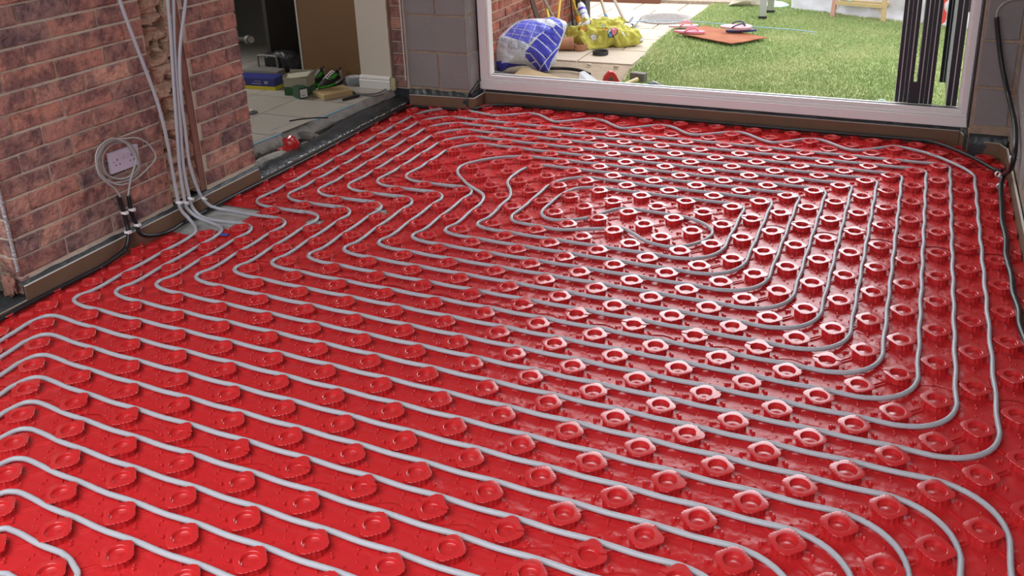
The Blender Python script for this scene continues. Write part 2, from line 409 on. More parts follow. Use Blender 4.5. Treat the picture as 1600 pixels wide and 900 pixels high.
for i in range(41):
    y = 1.20 + 0.36 * i / 40
    for k in range(9):
        t = k / 8; x = -1.955 + 0.095 * t; z = 0.028 + 0.045 * math.sin(math.pi * t) * math.sin(math.pi * min(1, (i / 40) * .96 + .02)) ** 0.4
        vs.append((x, y, z + 0.004 * mnoise.noise(Vector((x * 40, y * 30, 0)))))
for i in range(40):
    for k in range(8): a = i * 9 + k; fs.append((a, a + 1, a + 10, a + 9))
pc.add(vs, fs, PALECEM); tag(pc.build('cement_bed', smooth=True), 'pale strip of cement along the edge of the doorway threshold', 'cement')

# left opening (left of the brick wall)
lap('damp_proof_membrane', -1.6, -0.10, -2.15, lambda y, t: 0.030 + 0.02 * (1 - t), 'black membrane on the floor edge left of the brick wall end', x1=-1.797)
lo = MB(); lo.box((-2.6, -3.0, -0.06), (-1.802, -0.10, 0.006), CONCRETE)
lo.build('floor_side', kind='structure')
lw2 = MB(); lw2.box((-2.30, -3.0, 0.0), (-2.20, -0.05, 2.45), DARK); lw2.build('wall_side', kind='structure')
bead = MB(); P = [(LW + 0.004, -0.102, 0.14), (LW + 0.002, -0.100, 0.6), (LW + 0.002, -0.098, 1.2), (LW + 0.002, -0.098, 2.4)]
bead.tube(P, 0.007, mat('galvanised', (0.45, 0.46, 0.47), rough=0.4, metal=0.6, bump=(120, 0.6)), n=6)
tag(bead.build('corner_bead'), 'thin metal corner bead running up the left end of the brick wall', 'bead')
# broken brick and foam at the foot of the reveal
def lump(name, loc, size, m, label, cat, seed=0, rough=0.25, rot=0, parent=None):
    bm = bmesh.new(); bmesh.ops.create_icosphere(bm, subdivisions=3, radius=1)
    for v in bm.verts:
        n = mnoise.noise(v.co * 1.6 + Vector((seed * 7.1, 0, 0))) + 0.5 * mnoise.noise(v.co * 4 + Vector((seed, 3, 0)))
        p = v.co * (1 + rough * n); 
        for i in range(3): p[i] = math.copysign(abs(p[i]) ** 0.75, p[i])
        v.co = Vector((p.x * size[0], p.y * size[1], p.z * size[2]))
    me = bpy.data.meshes.new(name); bm.to_mesh(me); bm.free(); me.materials.append(m)
    me.polygons.foreach_set('use_smooth', [True] * len(me.polygons)); me.set_sharp_from_angle(angle=math.radians(40))
    o = bpy.data.objects.new(name, me); C.objects.link(o); o.location = loc; o.rotation_euler = (0, 0, rot)
    if parent is None: tag(o, label, cat)
    else: o.parent = parent
    return o
lump('expanding_foam', (-1.905, -0.155, 0.12), (0.03, 0.025, 0.10), EXPFOAM, 'blob of yellow-green expanding foam at the foot of the left wall end', 'foam', 2, .35)
lump('brick_fragment', (-1.850, -0.120, 0.085), (0.026, 0.014, 0.042), SALMON, 'broken brick stub at the bottom left corner of the brick wall', 'brick', 5, .7)
lump('expanding_foam', (-1.905, 2.632, 0.13), (0.018, 0.016, 0.045), EXPFOAM, 'yellowish expanding foam where the skirting meets the back wall', 'foam', 8, .4)

# cream wall with skirting beside the block pier
cw = MB(); cw.box((-2.135, 2.625, KZ), (-1.915, 2.75, 2.45), CREAM)
EDGE = mat('plaster_edge', (0.55, 0.50, 0.38), rough=0.9, bump=(120, 1.0, 6))
P = [(-1.912 + 0.004 * mnoise.noise(Vector((z * 25, 0, 0))), 2.628, z) for z in np.linspace(0.11, 2.4, 60)]
cw.tube(P, 0.006, EDGE, n=6)
P = [(-1.818 + 0.003 * mnoise.noise(Vector((z * 22, 4, 0))), 2.642, z) for z in np.linspace(0.16, 2.4, 60)]
cw.tube(P, 0.0045, SKIRT, n=6)
cw.build('wall_kitchen', kind='structure')
sk = MB()
prof = [(0, 0), (0.018, 0), (0.018, 0.050), (0.013, 0.056), (0.015, 0.066), (0.009, 0.078), (0.004, 0.082), (0, 0.082)]
vs = [(-2.142, 2.625 - a, KZ + b) for a, b in prof] + [(-1.918, 2.625 - a, KZ + b) for a, b in prof]
n = len(prof); sk.add(vs, [tuple(range(n)), tuple(range(n, 2 * n))[::-1]] + [(a, a + n, (a + 1) % n + n, (a + 1) % n) for a in range(n)], SKIRT)
sk.build('baseboard_kitchen', kind='structure')
# brown wooden door standing open
WOOD = mat('brown_door_wood', (0.17, 0.088, 0.038), rough=0.5, var=(3, 0.35, (0.13, 0.068, 0.03)))
nt = WOOD.node_tree
dr = empty('wooden_door', (-2.4, 2.77, KZ))
a = MB(); a.bbox((-0.275, -0.018, 0.006), (0.262, 0.018, 2.0), WOOD, 0.002); a.build('door_leaf', parent=dr)
a = MB(); a.bbox((-0.290, -0.020, 0.006), (-0.2755, 0.020, 2.0), mat('pale_lipping', (0.40, 0.38, 0.35), rough=0.5), 0.002); a.build('edge_trim', parent=dr)
tag(dr, 'brown wood-grain door with a pale edge standing open in the room on the left', 'door')
# dark back of the kitchen
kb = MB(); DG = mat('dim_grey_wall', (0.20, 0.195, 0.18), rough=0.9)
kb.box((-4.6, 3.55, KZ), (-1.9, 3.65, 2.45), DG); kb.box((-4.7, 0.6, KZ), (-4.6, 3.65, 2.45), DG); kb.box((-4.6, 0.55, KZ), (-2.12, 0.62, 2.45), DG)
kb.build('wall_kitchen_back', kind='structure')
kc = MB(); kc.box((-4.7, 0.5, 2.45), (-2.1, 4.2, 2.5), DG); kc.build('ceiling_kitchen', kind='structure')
ct = empty('worktop_unit', (-3.45, 3.05, KZ))
WT = mat('worktop_wood', (0.14, 0.085, 0.04), rough=0.5, var=(5, 0.3, (0.10, 0.06, 0.03)))
a = MB(); a.bbox((-0.75, -0.30, 0.64), (0.50, 0.50, 0.68), WT, 0.004); a.build('worktop', parent=ct)
a = MB(); a.bbox((-0.73, -0.26, 0.56), (0.48, 0.48, 0.64), mat('unit_rail', (0.05, 0.035, 0.022), rough=0.7), 0.003); a.build('rail', parent=ct)
for sx in (-0.72, 0.44):
    a = MB(); a.bbox((sx, -0.24, 0.0), (sx + 0.03, 0.48, 0.56), DARK, 0.002); a.build('side_panel', parent=ct)
tag(ct, 'brown wooden worktop unit in the dark room beyond the doorway', 'worktop')
# waste pipe with pale end ring
wp = empty('waste_pipe', tuple(uy(388, 62, 2.52)))
a = MB(); a.tube([(-0.30, 0.02, -0.03), (-0.02, 0, -0.003), (0, 0, 0)], 0.021, DARK, n=20); a.build('pipe', parent=wp)
a = MB(); a.tube([(-0.004, -.001, 0), (0.03, -0.012, 0.004)], 0.029, mat('ring_grey', (0.10, 0.10, 0.10), rough=0.5), n=24); a.build('collar', parent=wp)
a = MB(); a.tube([(0.0305, -0.0125, 0.004), (0.036, -0.015, 0.005)], 0.021, mat('clear_end', (0.42, 0.41, 0.38), rough=0.3), n=24); a.build('end_cap', parent=wp)
tag(wp, 'black waste pipe with a pale round end sticking out in the dark room', 'pipe')

# ------------------------------------------------------------------ kitchen floor clutter
def boxthing(name, base, size, rot, m, label, cat):
    o = empty(name, base, (0, 0, rot)); return o
def at(u, v, z=KZ): return uz(u, v, z)
# blue and yellow long box
p = at(408, 140); r = empty('cardboard_box', (p.x - 0.03, p.y + 0.05, KZ), (0, 0, math.radians(5)))
BLUE = mat('box_blue', (0.035, 0.040, 0.22), rough=0.45); YEL = mat('box_yellow', (0.62, 0.55, 0.03), rough=0.5)
a = MB(); a.bbox((-0.17, -0.05, 0.022), (0.13, 0.07, 0.075), BLUE, 0.002); a.build('lid', parent=r)
a = MB(); a.bbox((-0.172, -0.053, 0.0), (0.132, 0.073, 0.0215), YEL, 0.001); a.build('yellow_base', parent=r)['label'] = 'yellow lower band'
PALE = mat('print_pale', (0.45, 0.45, 0.55), rough=0.5); a = MB()
for x0, x1, z0, z1 in ((0.055, 0.061, 0.038, 0.056), (0.063, 0.069, 0.038, 0.056), (0.073, 0.080, 0.038, 0.056), (-0.04, 0.03, 0.036, 0.040), (-0.02, 0.03, 0.052, 0.055)):
    a.box((x0, -0.0507, z0), (x1, -0.0500, z1), PALE)
a.box((-0.16, -0.0507, 0.03), (-0.09, -0.05, 0.05), YEL); a.build('printing', parent=r)
tag(r, 'long blue box with a yellow base band on the tiled floor', 'box')
# white plastic basket / tray behind
p = at(405, 124); r = empty('storage_tray', (p.x - 0.02, p.y + 0.13, KZ))
GT = mat('grey_tray', (0.20, 0.19, 0.18), rough=0.6)
a = MB(); a.bbox((-0.16, -0.08, 0), (0.14, 0.08, 0.05), GT, 0.008); a.build('body', parent=r)
a = MB(); a.tube(smoothpath([(-0.08, 0, 0.05), (-0.08, 0, 0.115), (-0.06, 0, 0.13), (0.06, 0, 0.13), (0.08, 0, 0.115), (0.085, 0, 0.05)]), 0.007, GT, n=8); a.build('handle', parent=r)
tag(r, 'grey plastic tray with a looped handle behind the blue box', 'tray')
# dark bag heap
lump('dark_bag', tuple(Vector(at(432, 118)) + Vector((0.0, 0.10, 0.070))), (0.15, 0.09, 0.085), mat('black_bag', (0.014, 0.012, 0.016), rough=0.35, bump=(30, 1.0, 6)), 'crumpled black bag in the shadow behind the boxes', 'bag', 11, .35)
# green and white box
p = at(466, 150); r = empty('open_carton', (p.x, p.y + 0.04, KZ), (0, 0, math.radians(12)))
GREEN = mat('box_green', (0.025, 0.10, 0.035), rough=0.5, var=(18, 0.2, (0.06, 0.16, 0.06))); GW = mat('box_offwhite', (0.40, 0.39, 0.30), rough=0.6)
a = MB()
a.bbox((-0.10, -0.035, 0), (0.06, 0.075, 0.055), GREEN, 0.002); a.build('green_base', parent=r)
a = MB()
W = 0.003
a.box((-0.10, -0.035, 0.055), (0.06, -0.035 + W, 0.115), GW); a.box((-0.10, 0.072, 0.055), (0.06, 0.075, 0.14), GW); a.box((-0.10, -0.035, 0.055), (-0.097, 0.075, 0.125), GW)
a.box((0.057, -0.035, 0.055), (0.06, 0.075, 0.125), GW); a.build('carton_wall', parent=r)
M = Matrix.Translation((-0.02, -0.02, 0.118)) @ Matrix.Rotation(math.radians(14), 4, 'X') @ Matrix.Rotation(math.radians(-8), 4, 'Y')
a = MB(); a.box((-0.08, -0.02, 0), (0.09, 0.05, 0.003), GW, M); a.build('flap', parent=r)
M = Matrix.Translation((0.07, 0.02, 0.125)) @ Matrix.Rotation(math.radians(-40), 4, 'Y')
a = MB(); a.box((-0.01, -0.05, 0), (0.045, 0.05, 0.003), GW, M); a.build('flap', parent=r)
tag(r, 'open carton, green below and off-white above, with raised flaps', 'box')
p = at(467, 153); r = empty('small_box', (p.x + 0.006, p.y + 0.015, KZ), (0, 0, math.radians(-25)))
a = MB(); a.bbox((-0.045, -0.030, 0), (0.040, 0.030, 0.070), mat('dark_green_card', (0.012, 0.06, 0.028), rough=0.5), 0.002); a.build('body', parent=r)
a = MB(); a.box((0.0402, -0.024, 0.008), (0.0412, 0.024, 0.058), WHITE)
for z in (0.018, 0.021, 0.024): a.box((0.0412, -0.012, z), (0.0416, 0.006, z + 0.0015), DARK)
a.build('label_sticker', parent=r)['label'] = 'white sticker'
tag(r, 'small dark green box with a white label in front of the trainers', 'box')

# trainers
SH_B = mat('shoe_black', (0.012, 0.012, 0.013), rough=0.5); SH_G = mat('shoe_green', (0.06, 0.42, 0.04), rough=0.45); SH_W = mat('shoe_white', (0.65, 0.65, 0.65), rough=0.5)
def shoe(loc, rz, label):
    r = empty('trainer', loc, (0, 0, rz)); L = 0.27
    def outline(t): # half width along the shoe
        return 0.036 * (math.sin(math.pi * min(1, t * 1.02 + 0.03)) ** 0.45) * (1.0 + 0.22 * math.sin((t - 0.35) * 4))
    def sole(mb, z0, z1, gr, m, x0=0.0, x1=1.0):
        n = 28; top = []; 
        pts = [(L * (x0 + (x1 - x0) * i / n), outline(x0 + (x1 - x0) * i / n) + gr) for i in range(n + 1)]
        poly = [(x, -w) for x, w in pts] + [(x, w) for x, w in reversed(pts)]
        mb.prism(poly, z0, z1, m)
    a = MB(); sole(a, 0, 0.012, 0.003, SH_B); a.build('outsole', parent=r)
    a = MB(); sole(a, 0.0122, 0.026, 0.004, SH_W, 0.0, 0.52); a.build('midsole', parent=r)['label'] = 'white heel midsole'
    a = MB(); sole(a, 0.0122, 0.024, 0.004, SH_G, 0.52, 1.0); a.build('midsole', parent=r)['label'] = 'green forefoot midsole'
    a = MB(); n = 30; k = 14; vs = []; fs = []
    def hgt(t): # upper height, x from heel(0) to toe(1)
        return 0.088 if t < 0.10 else (0.088 - 0.012 * math.sin((t - .1) / .22 * math.pi) if t < 0.32 else 0.09 - (t - 0.32) * 0.078 / 0.68 + 0.008 * math.sin((t - .32) / .68 * math.pi))
    for i in range(n + 1):
        t = i / n; w = outline(t); h = max(hgt(t) - 0.024, 0.004)
        for q in range(k + 1):
            b = math.pi * q / k; cx = math.cos(b); sy = math.sin(b)
            vs.append((L * t, -w * math.copysign(abs(cx) ** 0.7, cx) * (1 - 0.35 * sy * sy), 0.024 + h * sy ** 0.75 * (0.72 if 3 < i < 10 and 5 < q < 9 else 1)))
    for i in range(n):
        for q in range(k): b = i * (k + 1) + q; fs.append((b, b + k + 1, b + k + 2, b + 1))
    for f_i, f in enumerate(fs):
        i, q = divmod(f_i, k)
        mm = SH_B
        if i < 6 and (q < 4 or q > 9): mm = SH_W if (i + q) % 3 else SH_B
        elif 7 < i < 20 and (1 < q < 4 or 9 < q < 12) and abs((i - 8) / 11 - (min(q, 13 - q) - 1) / 3) < 0.4: mm = SH_G
        if 3 < i < 9 and 5 <= q <= 8: mm = DARK
        a.add([vs[x] for x in f], [(0, 1, 2, 3)], mm)
    up = a.build('upper', parent=r, smooth=True)
    a = MB()
    for j in range(5):
        t = 0.36 + j * 0.07; w = 0.018; h = hgt(t)
        a.tube([(L * t, -w, h - 0.006), (L * (t + 0.02), 0, h + 0.003), (L * (t + 0.035), w, h - 0.007)], 0.003, SH_W, n=6)
        a.tube([(L * t, w, h - 0.006), (L * (t + 0.02), 0, h + 0.004), (L * (t + 0.035), -w, h - 0.007)], 0.003, SH_W, n=6)
    a.build('laces', parent=r)
    tag(r, label, 'shoe', 'pair of trainers in the doorway'); return r
shoe((-2.50, 2.735, KZ), math.radians(-78), 'black trainer with green side flash lying nearer the green carton')
shoe((-2.365, 2.735, KZ), math.radians(-88), 'black and white trainer with tied laces, nearer the tape roll')
# tape roll
p = at(547, 134); r = empty('tape_roll', (p.x, p.y + 0.045, KZ))
a = MB(); a.lathe([(0.036, 0.0), (0.050, 0.0), (0.051, 0.003), (0.051, 0.047), (0.050, 0.05), (0.036, 0.05), (0.036, 0.0)], mat('silver_tape', (0.22, 0.235, 0.26), rough=0.35), 40); a.build('tape', parent=r, smooth=True, auto=40)
a = MB(); a.lathe([(0.0355, 0.0), (0.0355, 0.05), (0.034, 0.05), (0.034, 0.0)], WHITE, 40); a.build('core', parent=r, smooth=True, auto=40)
tag(r, 'roll of silver duct tape standing on the tiles by the skirting', 'tape')
# wood block (sponge float)
p = at(508, 158); r = empty('wood_block', (p.x, p.y, KZ))
pl = [uz(*q, KZ + 0.034) for q in ((506, 149), (551, 140), (537, 132), (488, 142))]
LW_ = mat('pale_wood_block', (0.46, 0.34, 0.17), rough=0.7, var=(12, 0.3, (0.38, 0.27, 0.13)))
a = MB(); a.prism([(q.x - p.x, q.y - p.y) for q in pl], 0.0, 0.034, LW_); b = a.build('block', parent=r)
mod = b.modifiers.new('bevel', 'BEVEL'); mod.width = 0.004; mod.segments = 2
tag(r, 'pale tan wooden block lying on the tiled floor', 'block')
# tool handles
def stick(name, pts, r0, m, label, cat, n=10, z=KZ):
    P = [uz(u, v, z + r0) for u, v in pts]; a = MB(); a.tube(smoothpath(P, 5), r0, m, n=n); o = a.build(name, smooth=True, auto=50); return tag(o, label, cat)
r = empty('screwdriver', (0, 0, 0))
P = [uz(535, 156, KZ + 0.008), uz(561, 149, KZ + 0.008)]; a = MB(); a.tube([P[0], P[0].lerp(P[1], .3), P[0].lerp(P[1], .9), P[1]], lambda t: 0.007 + 0.002 * math.sin(t * 3), DARK, n=12)
r.location = P[0]; local(r, a).build('handle', parent=r, smooth=True, auto=50)
a = MB(); a.tube([P[0], P[0] + (P[0] - P[1]).normalized() * 0.05], 0.003, mat('steel', (0.4, 0.4, 0.4), rough=0.3, metal=1), n=8); local(r, a).build('blade', parent=r)
tag(r, 'black-handled screwdriver in front of the tan block', 'tool')
r = empty('pliers', tuple(uz(560, 147, KZ)))
ST = mat('dull_steel', (0.13, 0.13, 0.13), rough=0.5, metal=0.6)
for pts in (((553, 146), (575, 147), (592, 145), (603, 139)), ((553, 147), (572, 149), (588, 150), (600, 147))):
    a = MB(); a.tube(smoothpath([uz(u, v, KZ + 0.006) for u, v in pts], 5), lambda t: 0.0045 - 0.0015 * t, ST, n=8); local(r, a).build('arm', parent=r, smooth=True)
a = MB(); q = uz(551, 145, KZ + 0.008); a.lathe([(0, .006), (0.012, 0.006), (0.014, 0), (0.012, -0.006), (0, -.006)], DARK, 16, Matrix.Translation(q)); local(r, a).build('joint', parent=r)
tag(r, 'long thin metal pliers lying open on the tiles', 'tool')
r = stick('cable_offcut', ((452, 189), (470, 186), (492, 184), (513, 184)), 0.0035, BLACKPL, 'short black curved cable offcut on the tiled floor edge', 'cable')
p = at(392, 178); r = empty('metal_offcut', (p.x, p.y, KZ))
a = MB(); a.bbox((-0.10, -0.02, 0), (0.022, 0.035, 0.012), mat('grey_metal', (0.16, 0.165, 0.17), rough=0.5), 0.002); a.build('base', parent=r)
a = MB(); a.bbox((-0.10, -0.012, 0.0125), (0.004, 0.03, 0.020), mat('pale_paper', (0.5, 0.5, 0.48), rough=0.7), 0.001); a.build('top_sheet', parent=r)
tag(r, 'grey offcut with a pale top at the edge of the brick wall', 'offcut')
# crumpled red scraps in the trench
lump('plastic_scrap', tuple(uz(455, 226, 0.075)), (0.035, 0.020, 0.045), RED, 'crumpled red plastic scrap standing up in the doorway trench', 'scrap', 21, .6, 0.4)
lump('plastic_scrap', tuple(uz(447, 236, 0.045)), (0.040, 0.028, 0.024), RED, 'crumpled red plastic scrap lying lower on the doorway trench rubble', 'scrap', 25, .5, 1.1)
lump('stone', tuple(uz(405, 239, 0.05)), (0.020, 0.014, 0.008), PALECEM, 'small pale stone by the foot of the brick wall end', 'stone', 31)
lump('stone', tuple(uz(484, 226, 0.035)), (0.05, 0.03, 0.014), CONCRETE, 'flat grey stone beside the red scraps in the trench', 'stone', 33)
lump('stone', tuple(uz(474, 212, 0.04)), (0.09, 0.035, 0.02), CONCRETE, 'concrete chunk under the broken screed edge', 'stone', 35)

# ------------------------------------------------------------------ brown perimeter foam
def foam_run(pts, z1, label, z0=0.0, th=0.008):
    """pts: (x,y) of the room face, mesh strip of thickness th to the left of the direction"""
    r = MB(); e = MB(); P = [Vector((x, y, 0)) for x, y in pts]; n = len(P)
    def off(i, d):
        t = None
        a = (P[i] - P[i - 1]).normalized() if i > 0 else None; b = (P[i + 1] - P[i]).normalized() if i < n - 1 else None
        na = Vector((-a.y, a.x, 0)) if a else None; nb = Vector((-b.y, b.x, 0)) if b else None
        if na is None: return P[i] + nb * d
        if nb is None: return P[i] + na * d
        mtr = (na + nb).normalized(); return P[i] + mtr * d / max(0.3, mtr.dot(na))
    zt = z1 if callable(z1) else (lambda i: z1)
    for (mb, za, zb, mm, da, db) in ((r, None, -0.0016, FOAM, 0, th), (e, -0.0016, 0, FOAMTOP, -0.0006, th)):
        vs = []
        for i in range(n):
            lo = z0 if za is None else zt(i) + za; hi = zt(i) + zb
            for d, z in ((da, lo), (da, hi), (db, hi), (db, lo)): q = off(i, d); vs.append((q.x, q.y, z))
        fs = []
        for i in range(n - 1):
            for k in range(4): a = i * 4; fs.append((a + k, a + 4 + k, a + 4 + (k + 1) % 4, a + (k + 1) % 4))
        fs += [(0, 1, 2, 3), tuple((n - 1) * 4 + k for k in (3, 2, 1, 0))]
        mb.add(vs, fs, mm)
    root = r.build('edge_foam'); e.build('top_edge', parent=root)['label'] = 'pale cut top edge'
    return tag(root, label, 'edging')
foam_run([(-1.798, -0.097), (-1.798, 1.203)], 0.078, 'brown foam edging strip along the foot of the left brick wall')
NN = 40
ys = [1.206 + (2.60 - 1.206) * i / NN for i in range(NN + 1)]
foam_run([(-1.800 + 0.003 * mnoise.noise(Vector((y * 9, 0, 0))), y) for y in ys], lambda i: 0.027 + 0.007 * mnoise.noise(Vector((i * 1.3, 0, 0))), 'low brown foam strip under the shiny membrane edge across the doorway')
foam_run([(-1.797, -1.6), (-1.797, -0.10)], 0.026, 'low brown foam strip left of the brick wall end')
foam_run([(-1.785, 2.612), (-1.352, 2.645), (-1.350, 2.790), (1.288, 2.790), (1.322, 2.664), (1.462, 2.640), (1.484, 2.57), (1.484, -2.6)][:3], 0.080, 'brown foam strip around the foot of the grey block pier')
foam_run([(-1.349, 2.790), (1.288, 2.790)], 0.082, 'long brown foam strip below the bifold door frame')
foam_run([(1.290, 2.787), (1.322, 2.664), (1.455, 2.640), (1.484, 2.57), (1.487, -2.6)], 0.080, 'brown foam strip around the right pier and along the right wall')
# shiny foil edge scraps on the low strip
FOIL = mat('bright_foil', (0.7, 0.7, 0.66), rough=0.2, metal=0.7, bump=(60, 0.8))
fo = MB()
for i in range(44):
    y = 1.22 + 1.38 * i / 44 + random.uniform(-.01, .01); l = random.uniform(0.006, 0.022)
    fo.tube([(-1.803, y, 0.030 + random.uniform(-.002, .004)), (-1.799, y + l, 0.032 + random.uniform(-.002, .004))], 0.0022, FOIL, n=5)
tag(fo.build('foil_edge'), 'glinting silver foil edge along the doorway membrane', 'foil')
# black membrane rim below the back frame and under the piers
dm = MB()
def ribbon(mb, pts, z0, z1, out, m, amp=0.004):
    vs = []; fs = []; N = len(pts)
    for i, (x, y) in enumerate(pts):
        w = amp * mnoise.noise(Vector((x * 23, y * 23, 0)))
        vs += [(x, y - w * 0.3, z0), (x, y - abs(w) - out, (z0 + z1) / 2 + w), (x, y, z1 + w), (x, y + 0.03, z1 + w)]
    for i in range(N - 1):
        for k in range(3): a = i * 4 + k; fs.append((a, a + 4, a + 5, a + 1))
    mb.add(vs, fs, m)
ribbon(dm, [(-1.35 + 2.64 * i / 120, 2.802) for i in range(121)], 0.0, 0.097, 0.0, DPC)
tag(dm.build('damp_proof_membrane', smooth=True), 'crinkled black membrane between the door frame and its brown foam strip', 'membrane')
dm = MB(); ribbon(dm, [(-1.80 + 0.41 * i / 40, 2.644) for i in range(41)], 0.0, 0.108, 0.004, DPC, 0.010)
tag(dm.build('damp_proof_membrane', smooth=True), 'black membrane at the foot of the grey block pier', 'membrane')
dm = MB(); ribbon(dm, [(1.325 + 0.165 * i / 30, 2.652) for i in range(31)], 0.0, 0.118, 0.002, DPC, 0.009)
tag(dm.build('damp_proof_membrane', smooth=True), 'black membrane at the foot of the right-hand pier', 'membrane')
dm = MB(); P = []
for i in range(20): t = i / 19; P.append((-1.383, 2.66 + 0.12 * t, 0.10 + 0.05 * t))
dm.tube(P, 0.010, DPC, n=8)
tag(dm.build('folded_membrane', smooth=True), 'rolled fold of black membrane in the corner between pier and door frame', 'membrane')

# ------------------------------------------------------------------ bifold door frame
fr = MB(); FY0, FY1 = 2.800, 2.870
def fbar(a, b): fr.bbox(a, b, FRAME, 0.003)
fbar((-1.380, FY0, 0.155), (-1.332, FY1, 2.20)); fbar((-1.332, FY0 + 0.012, 0.19), (-1.316, FY1, 2.16))
fbar((1.283, FY0, 0.165), (1.312, FY1, 2.20)); fbar((1.268, FY0 + 0.012, 0.19), (1.283, FY1, 2.16))
fbar((-1.380, FY0, 2.14), (1.312, FY1, 2.20))
fbar((-1.384, FY0 - 0.006, 0.100), (1.318, FY1, 0.150))          # cill
fbar((-1.380, FY0 + 0.004, 0.150), (1.312, FY1, 0.166))
fbar((-1.332, FY0 + 0.012, 0.166), (1.283, FY1, 0.186))
fr.box((-1.34, FY0 - 0.0005 + 0.004, 0.1495), (1.30, FY0 + 0.004, 0.1510), mat('seam_pink', (0.36, 0.30, 0.31), rough=0.5))
fr.box((-1.316, FY0 + 0.03, 0.186), (1.268, FY0 + 0.045, 0.188), GASKET)
fr.build('door_1', kind='structure')
gq = MB(); gq.box((-1.392, 2.806, -0.12), (1.335, 2.94, 0.099), CONCRETE); gq.box((-1.96, 2.662, -0.12), (-1.37, 2.94, 0.102), DPC); gq.box((1.305, 2.672, -0.12), (1.62, 2.94, 0.102), DPC); gq.build('trim_2', kind='structure')
gp = MB(); gp.box((1.3125, FY0 - 0.1, 0.13), (1.324, FY1, 2.2), GASKET); gp.box((-1.3875, FY0 - 0.0, 0.13), (-1.3805, FY1, 2.2), GASKET)
gp.build('trim_1', kind='structure')

GLASS = mat('glass', (0.85, 0.95, 0.92), rough=0.02, trans=1.0, spec=0.5)
PURPLE = mat('leaf_edge_dark', (0.016, 0.012, 0.02), rough=0.45)
def leaf(x, y, rz, W, label, handle=False, hinge_low=False, th=0.040):
    r = empty('door_leaf', (x, y, 0.178), (0, 0, rz)); H = 1.955
    a = MB()
    # two stiles, bottom and top rail, white; run along local +y
    for (y0, y1, z0, z1) in ((0.0, 0.055, 0, H), (W - 0.055, W, 0, H), (0.055, W - 0.055, 0, 0.075), (0.055, W - 0.055, H - 0.075, H)):
        a.bbox((-th / 2, y0, z0), (th / 2, y1, z1), FRAME, 0.002)
    a.build('leaf_frame', parent=r)
    a = MB(); a.box((-0.006, 0.055, 0.075), (0.006, W - 0.055, H - 0.075), GLASS); a.build('glass_pane', parent=r)
    a = MB(); a.box((-th / 2 + 0.0015, -0.006, 0.004), (-0.0020, -0.0003, H - 0.004), PURPLE); a.box((0.0030, -0.006, 0.004), (th / 2 - 0.0008, -0.0003, H - 0.004), PURPLE)
    a.box((-th / 2 + 0.004, W + 0.0003, 0.004), (th / 2 - 0.008, W + 0.006, H - 0.004), PURPLE); a.build('seal', parent=r)['label'] = 'dark rubber seal on the leaf edge'
    if handle:
        for s in (-1, 1):
            hb = MB(); hb.bbox((s * (th / 2 + 0.012) - 0.009, W - 0.04, 0.30), (s * (th / 2 + 0.012) + 0.009, W - 0.015, 0.46), GASKET, 0.004)
            hb.box((min(s * th / 2, s * (th / 2 + 0.006)), W - 0.036, 0.36), (max(s * th / 2, s * (th / 2 + 0.006)), W - 0.02, 0.40), GASKET); hb.build('handle', parent=r)
    if hinge_low:
        hb = MB(); hb.bbox((0.0015, -0.022, -0.002), (0.052, -0.008, 0.118), PURPLE, 0.002)
        for k in range(3):
            for sx in (0.008, 0.046):
                hb.lathe([(0.0025, -0.023), (0.0, -0.0235)], ST, 10, Matrix.Translation((sx, 0, 0.03 + 0.032 * k)) @ Matrix.Rotation(math.radians(90), 4, 'X') @ Matrix.Translation((0, 0, 0.046)))
        hb.tube([(0.014, -0.015, -0.008), (0.014, -0.015, 0.02)], 0.006, ST, n=10); hb.tube([(0.038, -0.015, -0.008), (0.038, -0.015, 0.02)], 0.006, ST, n=10)
        hb.build('hinge', parent=r)
    return tag(r, label, 'door leaf', 'folded bifold door leaves')
G = 'leaf of the folded white bifold doors'
leaf(0.992, 2.895, 0, 0.78, 'leftmost leaf of the folded white bifold door stack, next to the lawn')
leaf(1.033, 2.895, 0, 0.78, 'second leaf from the left in the folded bifold door stack', hinge_low=True)
leaf(1.089, 2.895, 0, 0.78, 'third leaf from the left in the folded bifold door stack, right of the hinge')
leaf(1.130, 2.895, 0, 0.78, 'fourth leaf from the left in the folded bifold door stack')
leaf(1.238, 2.890, math.radians(0), 0.50, 'glazed white leaf hinged against the right jamb', th=0.05)
leaf(1.203, 3.37, math.radians(-8), 0.60, 'white door leaf with a black handle standing beyond the folded stack', handle=True)

# ------------------------------------------------------------------ castellated panels
A = 0.1; ZT = 0.0225
K = 96
def knob_rings(scale_flange=1.0):
    prof = []
    def R(t): return (0.0394 + 0.0032 * math.cos(4 * t)) + 0.0008 * math.cos(24 * t)
    def B(t, r): return r + 0.0010 * math.cos(16 * t)
    rings = [(lambda t: B(t, 0.0345), 0.0), (lambda t: B(t, 0.0330), 0.0192), (lambda t: R(t) - 0.0010, 0.0196), (lambda t: R(t), 0.0210),
             (lambda t: R(t) - 0.0009, ZT - 0.0002), (lambda t: R(t) - 0.0018, ZT), (lambda t: 0.0250, ZT), (lambda t: 0.0236, ZT - 0.0008), (lambda t: 0.0215, 0.0135), (lambda t: 0.0200, 0.0125), (lambda t: 0.010, 0.0128), (lambda t: 0.0045, 0.0136)]
    vs = []; fs = []
    for f, z in rings:
        for q in range(K): t = 2 * math.pi * q / K; r = f(t); vs.append((r * math.cos(t), r * math.sin(t), z))
    for j in range(len(rings) - 1):
        for q in range(K): fs.append((j * K + q, j * K + (q + 1) % K, (j + 1) * K + (q + 1) % K, (j + 1) * K + q))
    vs.append((0, 0, 0.0140)); c = len(vs) - 1; j = len(rings) - 1
    for q in range(K): fs.append((j * K + q, j * K + (q + 1) % K, c))
    return vs, fs
kv, kfc = knob_rings()
